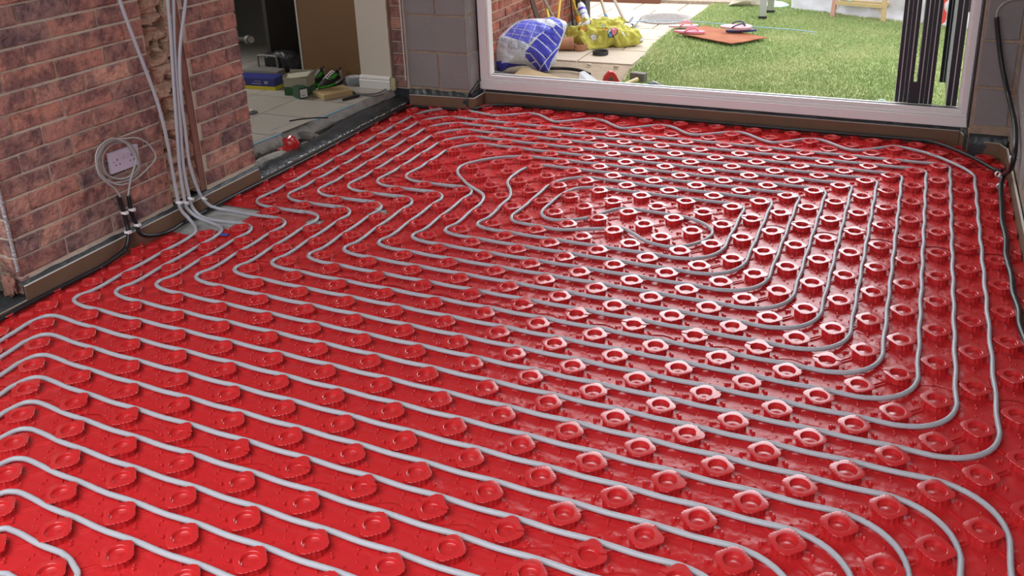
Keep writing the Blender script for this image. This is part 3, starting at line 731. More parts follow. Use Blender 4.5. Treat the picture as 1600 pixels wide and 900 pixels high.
def knob_mesh(name, extra=None):
    mb = MB(); mb.add(kv, kfc, RED)
    if extra: extra(mb)
    me = bpy.data.meshes.new(name); me.from_pydata(mb.v, [], mb.f); me.materials.append(RED)
    me.polygons.foreach_set('use_smooth', [True] * len(me.polygons)); me.set_sharp_from_angle(angle=math.radians(24)); return me
KNOB = knob_mesh('knob')
def lapped(seed, a0, a1):
    def ex(mb):
        """remnant of the overlapping sheet's rim lying on the flange"""
        n = 22; vs = []; fs = []; rr = random.Random(seed)
        for i in range(n + 1):
            t = a0 + (a1 - a0) * i / n
            ro = 0.0405 + 0.0052 * math.cos(4 * t) + 0.0015 * rr.uniform(-1, 1); ri = 0.0255 - 0.004 * (math.sin(math.pi * i / n)) + 0.0012 * rr.uniform(-1, 1)
            for r_, z in ((ro, 0.0200), (ro, ZT + 0.0016), (ri, ZT + 0.0020), (ri - 0.001, ZT - 0.003)): vs.append((r_ * math.cos(t), r_ * math.sin(t), z))
        for i in range(n):
            for k in range(3): a = i * 4 + k; fs.append((a, a + 4, a + 5, a + 1))
        mb.add(vs, fs, RED)
    return ex
def split_extra(mb):
    for s in (-1, 1):
        mb.box((0.016, s * 0.0015 - 0.0008, ZT - 0.001), (0.044, s * 0.0015 + 0.0008, ZT + 0.0022), RED)
KNOB_LAP = [knob_mesh('knob_lapped', lapped(3 + i, 0.15 + 0.1 * i, math.pi - 0.25 + 0.1 * i)) for i in range(3)]
KNOB_LAPX = [knob_mesh('knob_split', lapped(9 + i, -1.35 + .1 * i, 1.25)) for i in range(2)]

def inside(x, y, mrg=0.0):
    if x < -1.790 + mrg or x > 1.482 - mrg or y > 2.785 - mrg: return False
    if x < -1.345 + mrg and y > 2.610 - mrg + 0.07 * (x + 1.785): return False
    if x > 1.315 - mrg and y > 2.650 - mrg - 0.15 * (x - 1.32): return False
    return True
def bare(x, y):   # cut-outs where the sub floor shows
    if x < -1.575 and 0.60 < y < 0.93 and x < -1.46 - 0.55 * (0.93 - y): return True
    if math.hypot((x + 1.055) / 1.3, y - 1.085) < 0.036: return True
    if math.hypot((x + 1.265) / 1.3, y - 0.895) < 0.030: return True
    return False
XS = [-1.80, -0.80, 0.60, 1.50]; YS = [-1.75, -0.50, 0.50, 1.50, 2.50, 2.80]
colname = ['along left brick wall', 'in room middle', 'along right wall']
rowname = ['nearest the camera', 'second row from camera', 'third row from camera', 'fourth row from camera', 'cut narrow at back wall']
def stud(vs, fs, x, y, r, h, n=8):
    k = len(vs)
    for (rr, z) in ((r, 0.0), (r * 0.88, h * 0.55), (r * 0.5, h * 0.92)):
        for q in range(n): t = 2 * math.pi * q / n; vs.append((x + rr * math.cos(t), y + rr * math.sin(t), z))
    vs.append((x, y, h))
    for j in range(2):
        for q in range(n): fs.append((k + j * n + q, k + j * n + (q + 1) % n, k + (j + 1) * n + (q + 1) % n, k + (j + 1) * n + q))
    for q in range(n): fs.append((k + 2 * n + q, k + 2 * n + (q + 1) % n, k + 3 * n))
def rib(vs, fs, x0, y0, x1, y1, w, h):
    dx, dy = x1 - x0, y1 - y0; L = math.hypot(dx, dy); nx, ny = -dy / L * w, dx / L * w
    k = len(vs)
    vs += [(x0 - nx, y0 - ny, 0), (x0 + nx, y0 + ny, 0), (x1 + nx, y1 + ny, 0), (x1 - nx, y1 - ny, 0),
           (x0 - nx * .4, y0 - ny * .4, h), (x0 + nx * .4, y0 + ny * .4, h), (x1 + nx * .4, y1 + ny * .4, h), (x1 - nx * .4, y1 - ny * .4, h)]
    fs += [(k + 4, k + 5, k + 6, k + 7), (k, k + 1, k + 5, k + 4), (k + 1, k + 2, k + 6, k + 5), (k + 2, k + 3, k + 7, k + 6), (k + 3, k, k + 4, k + 7)]
S = 0.025
NKN = 0
for ci in range(3):
    for ri in range(5):
        x0, x1, y0, y1 = XS[ci], XS[ci + 1], YS[ri], YS[ri + 1]
        zoff = 0.0005 * ((ci + ri) % 2)
        mb = MB(); vs = []; fs = []
        # sheet; laps a wavy finger's width over its neighbours at the far and right seams
        nx = round((x1 - x0) / S); ny = round((y1 - y0) / S); idx = {}
        def vid(i, j):
            if (i, j) not in idx:
                x = x0 + i * S; y = y0 + j * S; z = 0.0006 * mnoise.noise(Vector((x * 7, y * 7, 0))) + zoff
                if j == 0 and ri > 0:
                    y -= 0.020 + 0.020 * math.cos(math.pi * (x / A - 1) * 1.0) ; z += 0.0022
                if i == 0 and ci > 0: x -= 0.015 + 0.012 * math.cos(math.pi * (y / A)); z += 0.0018
                if j == 1 and ri > 0: z += 0.0012
                idx[(i, j)] = len(vs); vs.append((x, y, z))
            return idx[(i, j)]
        for i in range(nx):
            for j in range(ny):
                cxx, cyy = x0 + (i + .5) * S, y0 + (j + .5) * S
                if not inside(cxx, cyy, -0.008) or bare(cxx, cyy): continue
                fs.append((vid(i, j), vid(i + 1, j), vid(i + 1, j + 1), vid(i, j + 1)))
        # moulded studs and ribs
        NSHEET = len(fs)
        ia, ib = round(x0 / A), round(x1 / A); ja, jb = math.floor(y0 / A), round(y1 / A)
        for I in range(ia, ib):
            for J in range(ja, jb):
                X, Y = I * A, J * A
                if not (y0 - 0.001 <= Y < y1 - 0.001): continue
                if (I + J) % 2 == 0:
                    for sx, sy in ((1, 1), (1, -1)):
                        cx_, cy_ = X + sx * 0.05, Y + sy * 0.05
                        if not inside(cx_, cy_, 0.03) or bare(cx_, cy_): continue
                        d = 0.0055 / math.sqrt(2); L = 0.022 / math.sqrt(2)
                        for s in (-1, 1):
                            rib(vs, fs, cx_ - sx * L + s * d, cy_ - sy * L - s * d * sx * sy, cx_ + sx * L + s * d, cy_ + sy * L - s * d * sx * sy, 0.0020, 0.0046)
                else:
                    if not inside(X, Y, 0.02): continue
                    for (dx, dy, r_, h_) in ((0.043, -0.007, 0.0062, 0.0095), (0.052, -0.001, 0.0045, 0.007), (-0.044, -0.009, 0.0060, 0.0095), (-0.052, 0.001, 0.0045, 0.007), (0, 0.0345, 0.0042, 0.0062), (0.002, 0.021, 0.0042, 0.0062), (0, -0.0345, 0.0042, 0.0062), (-0.002, -0.021, 0.0042, 0.0062), (0.016, 0.002, 0.0036, 0.004)):
                        if inside(X + dx, Y + dy, 0.008) and not bare(X + dx, Y + dy): stud(vs, fs, X + dx, Y + dy, r_, h_)
        nfsheet = NSHEET
        mb.add(vs, fs, REDS); gi = mb.mi(RED)
        for fi in range(nfsheet, len(fs)): mb.m[fi] = gi
        root = mb.build('castellated_panel', smooth=True, auto=35, origin=None)
        tag(root, 'red castellated panel %s, %s' % (colname[ci], rowname[ri]), 'floor panel', 'castellated floor panels')
        for I in range(ia, ib + (1 if ci == 2 else 0)):
            for J in range(ja, jb + (1 if ri == 4 else 0)):
                if (I + J) % 2: continue
                X, Y = I * A, J * A
                if not (y0 - 0.001 <= Y < y1 - (0.001 if ri < 4 else -0.01)): continue
                if bare(X, Y) : continue
                jx, jy = random.gauss(0, .0007), random.gauss(0, .0007)
                if inside(X, Y, 0.047):
                    me = KNOB
                    if ri > 0 and J == round(y0 / A): me = KNOB_LAP[(I // 2) % 3]
                    elif ci > 0 and I == ia: me = KNOB_LAPX[(J // 2) % 2]
                    o = bpy.data.objects.new('knob', me)
                    o.location = (X + jx, Y + jy, zoff); o.rotation_euler = (random.gauss(0, .012), random.gauss(0, .012), random.choice((0, 1, 2, 3)) * math.pi / 2 if me is KNOB else 0)
                else:
                    # cut knob at the room edge
                    bm = bmesh.new(); bm.from_mesh(KNOB); bmesh.ops.translate(bm, verts=bm.verts, vec=(X, Y, 0))
                    planes = [((-1.786, 0, 0), (-1, 0, 0)), ((1.478, 0, 0), (1, 0, 0)), ((0, 2.780, 0), (0, 1, 0))]
                    if X < -1.34: planes.append(((-1.785, 2.606, 0), (-0.07, 1, 0)))
                    if X > 1.33: planes.append(((1.32, 2.646, 0), (0.15, 1, 0)))
                    for co, no in planes:
                        bmesh.ops.bisect_plane(bm, geom=bm.verts[:] + bm.edges[:] + bm.faces[:], plane_co=co, plane_no=no, clear_outer=True)
                    if len(bm.faces) < 20: bm.free(); continue
                    bmesh.ops.translate(bm, verts=bm.verts, vec=(-X, -Y, 0))
                    me = bpy.data.meshes.new('cut_knob'); bm.to_mesh(me); bm.free(); me.materials.append(RED); me.polygons.foreach_set('use_smooth', [True] * len(me.polygons)); me.set_sharp_from_angle(angle=math.radians(50))
                    o = bpy.data.objects.new('knob', me); o.location = (X, Y, zoff)
                C.objects.link(o); o.parent = root; NKN += 1
print('knobs', NKN)

# ------------------------------------------------------------------ heating pipe
PR = 0.0072; PZ = 0.0124
def fillet(pts):
    """pts: list of (x, y, r) lattice corners -> dense 2D list"""
    out = [Vector((pts[0][0], pts[0][1]))]
    for i in range(1, len(pts) - 1):
        p = Vector(pts[i][:2]); r = pts[i][2]
        if r <= 0: out.append(p); continue
        a = Vector(pts[i - 1][:2]) - p; b = Vector(pts[i + 1][:2]) - p
        la, lb = a.length, b.length; a.normalize(); b.normalize()
        ang = a.angle(b); d = r / math.tan(ang / 2)
        d = min(d, la * 0.98, lb * 0.98); rr = d * math.tan(ang / 2)
        c = p + (a + b).normalized() * (rr / math.sin(ang / 2)); s = p + a * d; e = p + b * d
        v0 = s - c; v1 = e - c; th = v0.angle(v1); sg = 1 if v0.x * v1.y - v0.y * v1.x > 0 else -1
        n = max(4, int(th * 7))
        for k in range(n + 1):
            t = sg * th * k / n; out.append(c + Vector((v0.x * math.cos(t) - v0.y * math.sin(t), v0.x * math.sin(t) + v0.y * math.cos(t))))
    out.append(Vector(pts[-1][:2])); return out
def resample(P, step):
    out = [P[0].copy()]; acc = 0
    for i in range(1, len(P)):
        a, b = P[i - 1], P[i]; L = (b - a).length
        if L < 1e-9: continue
        n = max(1, int(L / step))
        for k in range(1, n + 1): out.append(a.lerp(b, k / n))
    return out
def weave(P):
    """slight snaking: the pipe is squeezed between staggered knobs (lattice units)"""
    out = []
    for i, p in enumerate(P):
        a = P[max(0, i - 1)]; b = P[min(len(P) - 1, i + 1)]; t = (b - a)
        if t.length < 1e-6: out.append(p); continue
        t.normalize(); q = p.copy()
        if abs(t.y) < 0.1:
            j = math.floor(p.y); q.y += -0.018 * math.cos(math.pi * (p.x - (0 if j % 2 == 0 else 1))) * (-1)
        elif abs(t.x) < 0.1:
            i0 = math.floor(p.x); q.x += 0.018 * math.cos(math.pi * (p.y - (0 if i0 % 2 == 0 else 1)))
        out.append(q)
    return out
def curve(pts, n=6): return [Vector((p.x, p.y)) for p in smoothpath([(a, b, 0) for a, b in pts], n)]
def left_corner(r):   # tight bend around the knob at the left end of row r
    X = r - 16
    return [(X, r + 2.2), (X, r + 1.1), (X - 0.14, r + 0.62), (X - 0.04, r + 0.26), (X + 0.6, r + 0.06), (X + 1.7, r + 0.03), (X + 3.2, r)]
TL = {24.5: -15.5, 23.5: -14.5, 22.5: -13.5, 21.5: -12.5, 20.5: -11.5}
def top_left(row, X):  # springy bend, going up column X then right along row
    return [(X, row - 4.2), (X, row - 2.6), (X + 0.06, row - 1.3), (X + 0.65, row - 0.30), (X + 1.5, row + 0.08), (X + 2.8, row + 0.06), (X + 4.4, row)]
def zig(row, X):       # row going left, then bend up column X
    return [(X + 3.0, row), (X + 1.6, row - 0.02), (X + 0.6, row + 0.05), (X - 0.02, row + 0.45), (X - 0.10, row + 1.0), (X, row + 1.9), (X, row + 3.2)]
def rbend(row, X):     # column X going up, turns tightly left along row
    return [(X, row - 3.0), (X, row - 1.3), (X + 0.03, row - 0.6), (X - 0.25, row - 0.12), (X - 0.9, row + 0.06), (X - 2.0, row)]
rightX = lambda k: 13.5 - k              # A..J columns
def right_side(k, top):  # from bottom row (coming from left) up the column to the top row (going left)
    X = rightX(k); r = 1.5 + k
    return fillet([(X - 4, r, 0), (X, r, 1.55), (X, top, 0.55), (X - 3, top, 0)])
def cat(*segs):
    out = []
    for s in segs:
        for p in s:
            p = Vector(p[:2]) if not isinstance(p, Vector) else p
            out.append(p)
    return out
wavy = [(-16.5, 22.0), (-16.5, 23.6), (-16.25, 25.0), (-15.5, 25.95), (-14.9, 26.1), (-13.8, 26.05), (-12.0, 25.66), (-11.3, 25.75), (-10.2, 26.5), (-9.8, 26.6), (-9.2, 26.45), (-8.2, 25.65), (-7.6, 25.6), (-6.3, 26.55), (-5.7, 26.6), (-5.2, 26.4), (-4.2, 25.6), (-3.6, 25.55),
        (-2.3, 26.5), (-1.8, 26.6), (-1.2, 26.4), (-0.3, 25.6), (0.4, 25.55), (1.7, 26.45), (2.3, 26.6), (2.8, 26.4), (3.8, 25.55), (4.5, 25.5), (5.6, 26.4), (6.2, 26.6), (6.8, 26.35), (7.8, 25.5), (8.5, 25.5), (9.4, 26.2), (10.1, 26.6), (11.5, 26.0), (12.75, 24.7), (13.4, 23.6), (13.5, 22.4)]
def rev(s): return list(reversed(s))
# feed 3 -> row 1.5 -> A -> wavy top -> ... -> feed 4
P = []
wall3 = [ux(270, -60, -1.786), ux(271, 0, -1.786), ux(273, 80, -1.786), ux(282, 200, -1.788), ux(286, 255, -1.789), ux(295, 305, -1.782)]
wall4 = [ux(293, -60, -1.775), ux(290, 0, -1.775), ux(281, 80, -1.775), ux(283, 150, -1.78), ux(289, 200, -1.785), ux(296, 255, -1.787), ux(311, 300, -1.782)]
wall2 = [ux(258, -60, -1.786), ux(262, 0, -1.786), ux(267, 60, -1.786), ux(272, 140, -1.788), ux(277, 210, -1.79), ux(281, 265, -1.790), ux(289, 316, -1.782)]
wall1 = [ux(170, -60, -1.795), ux(187, 0, -1.795), ux(205, 50, -1.795), ux(224, 100, -1.797), ux(246, 160, -1.797), ux(260, 215, -1.797), ux(270, 270, -1.793), ux(279, 317, -1.783)]
for w_ in (wall1, wall2, wall3, wall4):   # the pipes run on up the wall
    w_.insert(0, Vector((w_[0].x, w_[0].y - (0.10 if w_ is wall1 else 0.0), 2.42)))
f3 = [Vector(p) for p in ((-1.777, .725, .066), (-1.745, .73, .030), (-1.69, .737, PZ + .003), (-1.60, .748, PZ))]
f4 = [Vector(p) for p in ((-1.774, .812, .050), (-1.74, .835, .024), (-1.68, .853, PZ + .001), (-1.60, .852, PZ))]
f2 = [Vector(p) for p in ((-1.777, .700, .064), (-1.745, .712, .030), (-1.68, .712, PZ + .003), (-1.61, .694, PZ), (-1.566, .655, PZ))]
f1 = [Vector(p) for p in ((-1.777, .664, .070), (-1.755, .674, .035), (-1.70, .645, PZ + .004), (-1.662, .600, PZ))]
seg = cat(rev(rbend(7.5, -14.5))[2:], rev(left_corner(1.5))[::-1][0:0])
path = cat(rev(rbend(7.5, -14.5))[1:], left_corner(1.5)); path = curve([tuple(p) for p in path])
path += right_side(0, 21.5)[0:0]
A_side = fillet([(9, 1.5, 0), (13.5, 1.5, 1.55), (13.5, 21.5, 0)])
path += A_side + curve(rev(wavy))[0:]
path += curve(rev([(-16.5, 19.0)])[:0]) if False else []
# A column left up at X=-16.5 handled by zig(9.5)
def inner(row_bottom, rowtop, zr, zX, Xcol):
    pass
path += [Vector(p) for p in []]
path += curve(rev(zig(9.5, -16.5)))                       # down the column, turn right along 9.5
path += curve(rev(rbend(9.5, -12.5)))                     # to column -12.5, down
path += curve(left_corner(3.5))
path += right_side(2, 23.5) + curve(rev(top_left(23.5, -14.5))) + curve(rev(zig(11.5, -14.5))) + curve(rev(rbend(11.5, -10.5))) + curve(left_corner(5.5))
path += right_side(4, 21.5) + curve(rev(top_left(21.5, -12.5))) + curve(rev(zig(13.5, -12.5))) + curve(rev(rbend(13.5, -8.5))) + curve(left_corner(7.5))
Gs = [(-6.5, 12.0), (-6.55, 13.2), (-6.95, 14.05), (-8.1, 14.9), (-9.2, 16.0), (-9.6, 16.85), (-9.4, 17.7), (-8.5, 18.75), (-7.4, 19.35), (-6.1, 19.53), (-4.3, 19.5)]
path += right_side(6, 19.5) + curve(rev(Gs)) + curve(left_corner(9.5))
Is = [(-4.5, 13.6), (-4.5, 15.2), (-4.42, 16.2), (-3.98, 17.05), (-3.26, 17.53), (-2.1, 17.58), (-0.5, 17.5)]
path += right_side(8, 17.5) + curve(rev(Is))
U = [(-4.5, 13.6), (-4.6, 12.5), (-4.55, 12.0), (-4.2, 11.64), (-3.1, 11.52), (-2.1, 11.5), (-0.75, 12.05), (0.2, 12.42), (0.8, 12.1), (1.6, 11.5), (2.6, 11.38), (3.3, 11.9), (3.7, 12.6), (3.75, 13.3), (3.5, 13.75), (3.1, 14.1), (2.5, 14.38), (1.5, 14.5), (0.2, 14.55), (-0.62, 14.3), (-1.5, 13.0), (-2.4, 12.42), (-3.07, 12.4), (-3.5, 12.8), (-3.6, 13.5), (-3.55, 14.6), (-3.42, 15.4), (-3.05, 16.1), (-2.4, 16.42), (-1.5, 16.5), (0, 16.5)]
path += curve(U)
path += rev(right_side(9, 16.5)) + rev(curve(left_corner(10.5)))
Hs = [(-5.5, 12.2), (-5.55, 13.3), (-5.62, 14.2), (-5.95, 14.95), (-6.45, 15.75), (-6.6, 16.6), (-6.5, 17.6), (-6.15, 18.3), (-5.5, 18.52), (-4.4, 18.5), (-2.3, 18.5)]
path += curve(Hs) + rev(right_side(7, 18.5)) + rev(curve(left_corner(8.5))) + curve(rbend(14.5, -7.5)) + curve(zig(14.5, -11.5)) + curve(top_left(20.5, -11.5))
path += rev(right_side(5, 20.5)) + rev(curve(left_corner(6.5))) + curve(rbend(12.5, -9.5)) + curve(zig(12.5, -13.5)) + curve(top_left(22.5, -13.5))
path += rev(right_side(3, 22.5)) + rev(curve(left_corner(4.5))) + curve(rbend(10.5, -11.5)) + curve(zig(10.5, -15.5)) + curve(top_left(24.5, -15.5))
path += rev(right_side(1, 24.5)) + rev(curve(left_corner(2.5))) + curve(rbend(8.5, -13.5))
def to3(path): return [Vector((p.x * A, p.y * A, PZ)) for p in weave(resample(path, 0.25))]
P3 = to3(path)
def pipe_obj(pts, label):
    # drop near-duplicates
    Q = [pts[0]]
    for p in pts[1:]:
        if (p - Q[-1]).length > 0.004: Q.append(p)
    a = MB(); a.tube(Q, PR, PIPE, n=12); return tag(a.build('heating_pipe', smooth=True, auto=60), label, 'pipe', 'underfloor heating pipe loops')
head = smoothpath(wall3 + f3 + [P3[0]], 8); tail = smoothpath([P3[-1]] + rev(f4) + rev(wall4), 8)
pipe_obj(head[:-1] + P3 + tail[1:], 'grey pipe loop spiralling over the far half of the red panels')
# near circuit
def down_right(r, X, yend): return fillet([(X - 5, r, 0), (X, r, 1.55), (X, yend, 0)])
def peak_left(r):   # column coming up from below, bend right along row r
    X = -18 - r
    return [(X, r - 3.4), (X + 0.0, r - 2.0), (X - 0.08, r - 1.1), (X - 0.12, r - 0.40), (X + 0.10, r + 0.10), (X + 0.9, r + 0.14), (X + 2.2, r + 0.05), (X + 4.4, r), (X + 6.5, r)]
def tinybend(row, X): return [(X, row - 3.0), (X, row - 1.6), (X - 0.05, row - 0.7), (X - 0.5, row - 0.25), (X - 1.0, row - 0.1)]
nb = []
nb += [Vector(p) for p in curve([(-15.5, 5.8), (-15.5, 5.0), (-15.5, 3.4)])] + curve(left_corner(0.5))
nb += down_right(0.5, 13.5, -26) + fillet([(13.5, -26, 0), (13.5, -28, 1), (-16.5, -28, 1), (-16.5, -12, 0)])
for r, Xr, bot in ((-1.5, 11.5, -26), (-3.5, 9.5, -24), (-5.5, 7.5, -22), (-7.5, 5.5, -20)):
    nb += curve(peak_left(r)) + down_right(r, Xr, bot + 2)
    nxt = -18 - (r - 2)
    nb += fillet([(Xr, bot + 2, 0), (Xr, bot, 1), (nxt, bot, 1), (nxt, bot + 4, 0)])
nb += curve([(-8.5, -13), (-8.5, -11.5), (-8.65, -10.2), (-8.4, -9.45), (-8.0, -9.36), (-7.0, -9.40), (-6.2, -9.44), (-5.7, -9.6), (-5.35, -9.85), (-5.3, -10.6), (-5.4, -12), (-5.5, -14), (-6.2, -14.6), (-7.0, -14.2), (-7.5, -13)])
nb += curve([(-7.5, -12.4), (-7.5, -11.3), (-7.2, -10.5), (-6.8, -10.38), (-6.4, -10.6), (-6.3, -12), (-6.4, -15), (-7.5, -16), (-9, -16), (-9.5, -15)])
for r, Xr, bot in ((-8.5, 4.5, -19), (-6.5, 6.5, -21), (-4.5, 8.5, -23), (-2.5, 10.5, -25)):
    X0 = -18 - r
    nb += curve(peak_left(r)) + down_right(r, Xr, bot + 2)
    nx_ = -18 - (r + 2) if r < -2.5 else None
    if nx_ is not None: nb += fillet([(Xr, bot + 2, 0), (Xr, bot, 1), (nx_, bot, 1), (nx_, bot + 4, 0)])
nb += fillet([(10.5, -23, 0), (10.5, -25, 1), (12.5, -25, 1), (12.5, -20, 0)])
nb += rev(down_right(-0.5, 12.5, -18)) + rev(curve(left_corner(-0.5))) + curve([(-16.5, 2.6), (-16.5, 4.0), (-16.5, 4.6), (-16.5, 5.2)])
P3 = to3(nb)
head = smoothpath(wall2 + f2 + [P3[0]], 8); tail = smoothpath([P3[-1]] + rev(f1) + rev(wall1), 8)
pipe_obj(head[:-1] + P3 + tail[1:], 'grey heating pipe loop crossing the near half of the red panels towards the camera')

# cable ties
def tie(p, axis, name_label, r=0.013, grp='white pipe clips'):
    o = empty('pipe_clip', tuple(p)); t = Vector(axis).normalized()
    rot = Vector((0, 0, 1)).rotation_difference(t).to_matrix().to_4x4()
    a = MB(); a.lathe([(r - 0.002, -0.005), (r, -0.005), (r + .0005, 0.005), (r - 0.0015, 0.005), (r - 0.002, -0.005)], WHITE, 20, rot); a.build('strap', parent=o, smooth=True, auto=40)
    a = MB(); a.bbox((r - 0.004, -0.010, -0.006), (r + 0.006, 0.006, 0.006), WHITE, 0.0015, rot); a.build('saddle', parent=o)
    return tag(o, name_label, 'clip', grp)
tie(ux(279, 316, -1.785), (0, 0.3, 1), 'white clip on the leftmost grey pipe at the foot of the chase')
tie(ux(289, 316, -1.783), (0.1, 0.5, 1), 'white clip on the second grey pipe from the left')
tie(ux(297, 310, -1.781), (0.1, 0.6, 1), 'white clip on the third grey pipe, slightly raised')
tie(ux(317, 310, -1.780), (0.2, 1, 1), 'white clip on the rightmost grey pipe at the foot of the chase')

# ------------------------------------------------------------------ double socket with coiled cables
sk_ = empty('double_socket', (LW + 0.012, 0.436, 0.387), (math.radians(-2.5), 0, 0))
SOC = mat('socket_white', (0.55, 0.50, 0.62), rough=0.35)
a = MB(); a.bbox((-0.010, -0.073, -0.043), (0.004, 0.073, 0.043), SOC, 0.003); a.build('face_plate', parent=sk_)
a = MB()
for sy in (-0.036, 0.036):
    a.box((0.0041, sy - 0.004, 0.004), (0.0047, sy + 0.000, 0.013), GASKET)
    a.box((0.0041, sy - 0.014, -0.014), (0.0047, sy - 0.008, -0.010), GASKET); a.box((0.0041, sy + 0.006, -0.014), (0.0047, sy + 0.012, -0.010), GASKET)
a.box((0.0041, -0.058, 0.000), (0.0047, -0.054, 0.004), GASKET); a.box((0.0041, 0.054, 0.000), (0.0047, 0.058, 0.004), GASKET)
a.build('pin_holes', parent=sk_)
for sy in (-0.010, 0.010):
    a = MB(); a.bbox((0.0041, sy - 0.006, 0.008), (0.0075, sy + 0.006, 0.026), mat('rocker', (0.50, 0.46, 0.52), rough=0.4), 0.001); a.build('switch', parent=sk_)
tag(sk_, 'white double electrical socket on the left brick wall', 'socket')
def wallpts(pts, x): return [ux(u, v, x if not isinstance(x, (list, tuple)) else x[i]) for i, (u, v) in enumerate(pts)]
# coiled cable 1
cc = MB()
def q4(L): return [(x / 4, 200 + y / 4) for x, y in L]
L1 = q4([(845, 235), (820, 290), (780, 312), (720, 318), (660, 290), (630, 235), (625, 180), (650, 120), (700, 85), (760, 80), (810, 100), (850, 150), (875, 220), (865, 270), (830, 310), (770, 335), (700, 340), (640, 300), (608, 230), (600, 170), (640, 100), (700, 72), (745, 70)])
L2 = [(x, y) for x, y in q4([(745, 70), (790, 66), (850, 62), (920, 95), (968, 160), (965, 205), (920, 255), (860, 310), (800, 345), (740, 355), (670, 330), (620, 280), (600, 220), (605, 150), (650, 90), (710, 66), (780, 90), (830, 140), (850, 190), (838, 250), (815, 330), (800, 425)])]
cc.tube(smoothpath([ux(u, v, LW + 0.014 + 0.0009 * i) for i, (u, v) in enumerate(L1)] + [ux(u, v, LW + 0.034 + 0.0005 * i) for i, (u, v) in enumerate(L2[1:])], 7), 0.0036, CABLE, n=8)
tag(cc.build('coiled_cable', smooth=True), 'pale grey cable coiled around the wall socket, entering the right black conduit', 'cable')
cc = MB(); L3 = q4([(790, 90), (720, 95), (660, 140), (640, 200), (655, 270), (700, 310), (770, 318), (830, 290), (868, 240), (862, 190), (820, 120), (760, 84), (690, 78), (630, 130), (606, 210), (620, 290), (680, 350), (720, 380), (752, 430)])
cc.tube(smoothpath([ux(u, v, LW + 0.022 + 0.0013 * i) for i, (u, v) in enumerate(L3)], 7), 0.0036, CABLE, n=8)
tag(cc.build('coiled_cable', smooth=True), 'second pale grey cable coiled on the wall, entering the left black conduit', 'cable')
# black conduits from the socket
c1 = wallpts([(185, 307), (190, 320), (194, 333)], LW + 0.022) + [ux(199, 350, -1.788), ux(201, 366, -1.780), ux(199, 382, -1.775)]
edgeL = [(-1.772, 0.32, .035), (-1.768, 0.22, .022), (-1.772, 0.08, .020), (-1.776, -0.10, .020), (-1.772, -0.3, .018), (-1.77, -0.6, .018), (-1.77, -1.2, .018)]
a = MB(); a.tube(smoothpath(c1 + [Vector(p) for p in edgeL], 10), 0.0098, BLACKPL, n=12)
tag(a.build('black_conduit', smooth=True), 'black conduit from the left coil, running left along the foot of the brick wall', 'conduit')
c2 = wallpts([(201, 306), (205, 328), (212, 348)], LW + 0.022) + [ux(221, 366, -1.778), Vector((-1.765, 0.49, 0.035)), Vector((-1.757, 0.56, 0.026))]
edgeR = [(-1.775, 0.66, .022), (-1.778, 0.80, .022), (-1.776, 0.95, .024), (-1.776, 1.15, .022), (-1.774, 1.40, .02), (-1.772, 1.7, .02), (-1.776, 2.1, .02), (-1.774, 2.45, .018), (-1.755, 2.565, .016), (-1.70, 2.59, .014), (-1.5, 2.602, .014), (-1.37, 2.615, .016), (-1.325, 2.665, .018), (-1.28, 2.71, .02), (-1.19, 2.752, .024), (-1.0, 2.765, .024), (-0.6, 2.764, .024), (0.0, 2.766, .024), (0.4, 2.764, .024), (0.8, 2.766, .024), (1.05, 2.762, .026), (1.18, 2.72, .032), (1.30, 2.585, .036), (1.38, 2.46, .038), (1.432, 2.36, .04), (1.455, 2.325, .055)]
a = MB(); a.tube(smoothpath(c2 + [Vector(p) for p in edgeR], 10), 0.0090, BLACKPL, n=12)
tag(a.build('black_conduit', smooth=True), 'black conduit from the right coil, running round the room edge under the bifold doors', 'conduit')
G2 = 'white conduit clips'
for (u, v), lab in (((194, 332), 'white clip on the left conduit, upper of two'), ((205, 327), 'white clip on the right conduit, upper of two'), ((199, 362), 'white clip on the left conduit at the foam edge'), ((214, 351), 'white clip on the right conduit at the foam edge')):
    tie(ux(u, v, LW + 0.022 + (0.01 if v > 340 else 0)), (0, 0.15, 1), lab, r=0.0125, grp=G2)
# right hand conduits
RY = 2.60
cr = [uy(1557, 27, 2.62), uy(1560, 60, 2.62), uy(1566, 105, 2.60), uy(1576, 150, 2.52), ux(1586, 195, 1.474), ux(1586, 232, 1.470), ux(1580, 262, 1.466), Vector((1.458, 2.24, 0.062)), Vector((1.445, 2.16, 0.034)), uz(1565, 320, .024), uz(1566, 345, .022), uz(1572, 375, .022), uz(1572, 400, .022), uz(1580, 430, .022), uz(1583, 458, .022), uz(1592, 485, .022), uz(1594, 510, .022), uz(1606, 545, .022), uz(1612, 600, .022), Vector((1.46, 0.3, 0.022)), Vector((1.46, -0.6, 0.022))]
a = MB(); a.tube(smoothpath(cr, 8), 0.0108, BLACKPL, n=12)
tag(a.build('black_conduit', smooth=True), 'thick black conduit coming down the right pier and snaking along the right wall', 'conduit')
a = MB(); q = uy(1557, 24, 2.62); a.tube(smoothpath([q + Vector((0, 0, -0.01)), q + Vector((0.004, 0, 0.03)), q + Vector((0.03, 0, 0.062)), q + Vector((0.075, 0, 0.078)), q + Vector((0.12, -0.05, 0.07)), q + Vector((0.115, -0.3, 0.04))], 8), 0.0036, CABLE, n=8)
tag(a.build('grey_cable', smooth=True), 'thin pale cable arching out of the top of the right conduit', 'cable')
tie(ux(1583, 246, 1.468), (0.1, 0.5, 1), 'white clip high on the right-hand conduit', r=0.0135, grp=G2)
tie(uz(1559, 272, 0.045), (0.5, -1, 0.1), 'white clip where the back conduit meets the right corner', r=0.012, grp=G2)
tie(uz(1562, 291, 0.030), (0, 1, 0.3), 'white clip where the right conduit reaches the floor', r=0.013, grp=G2)

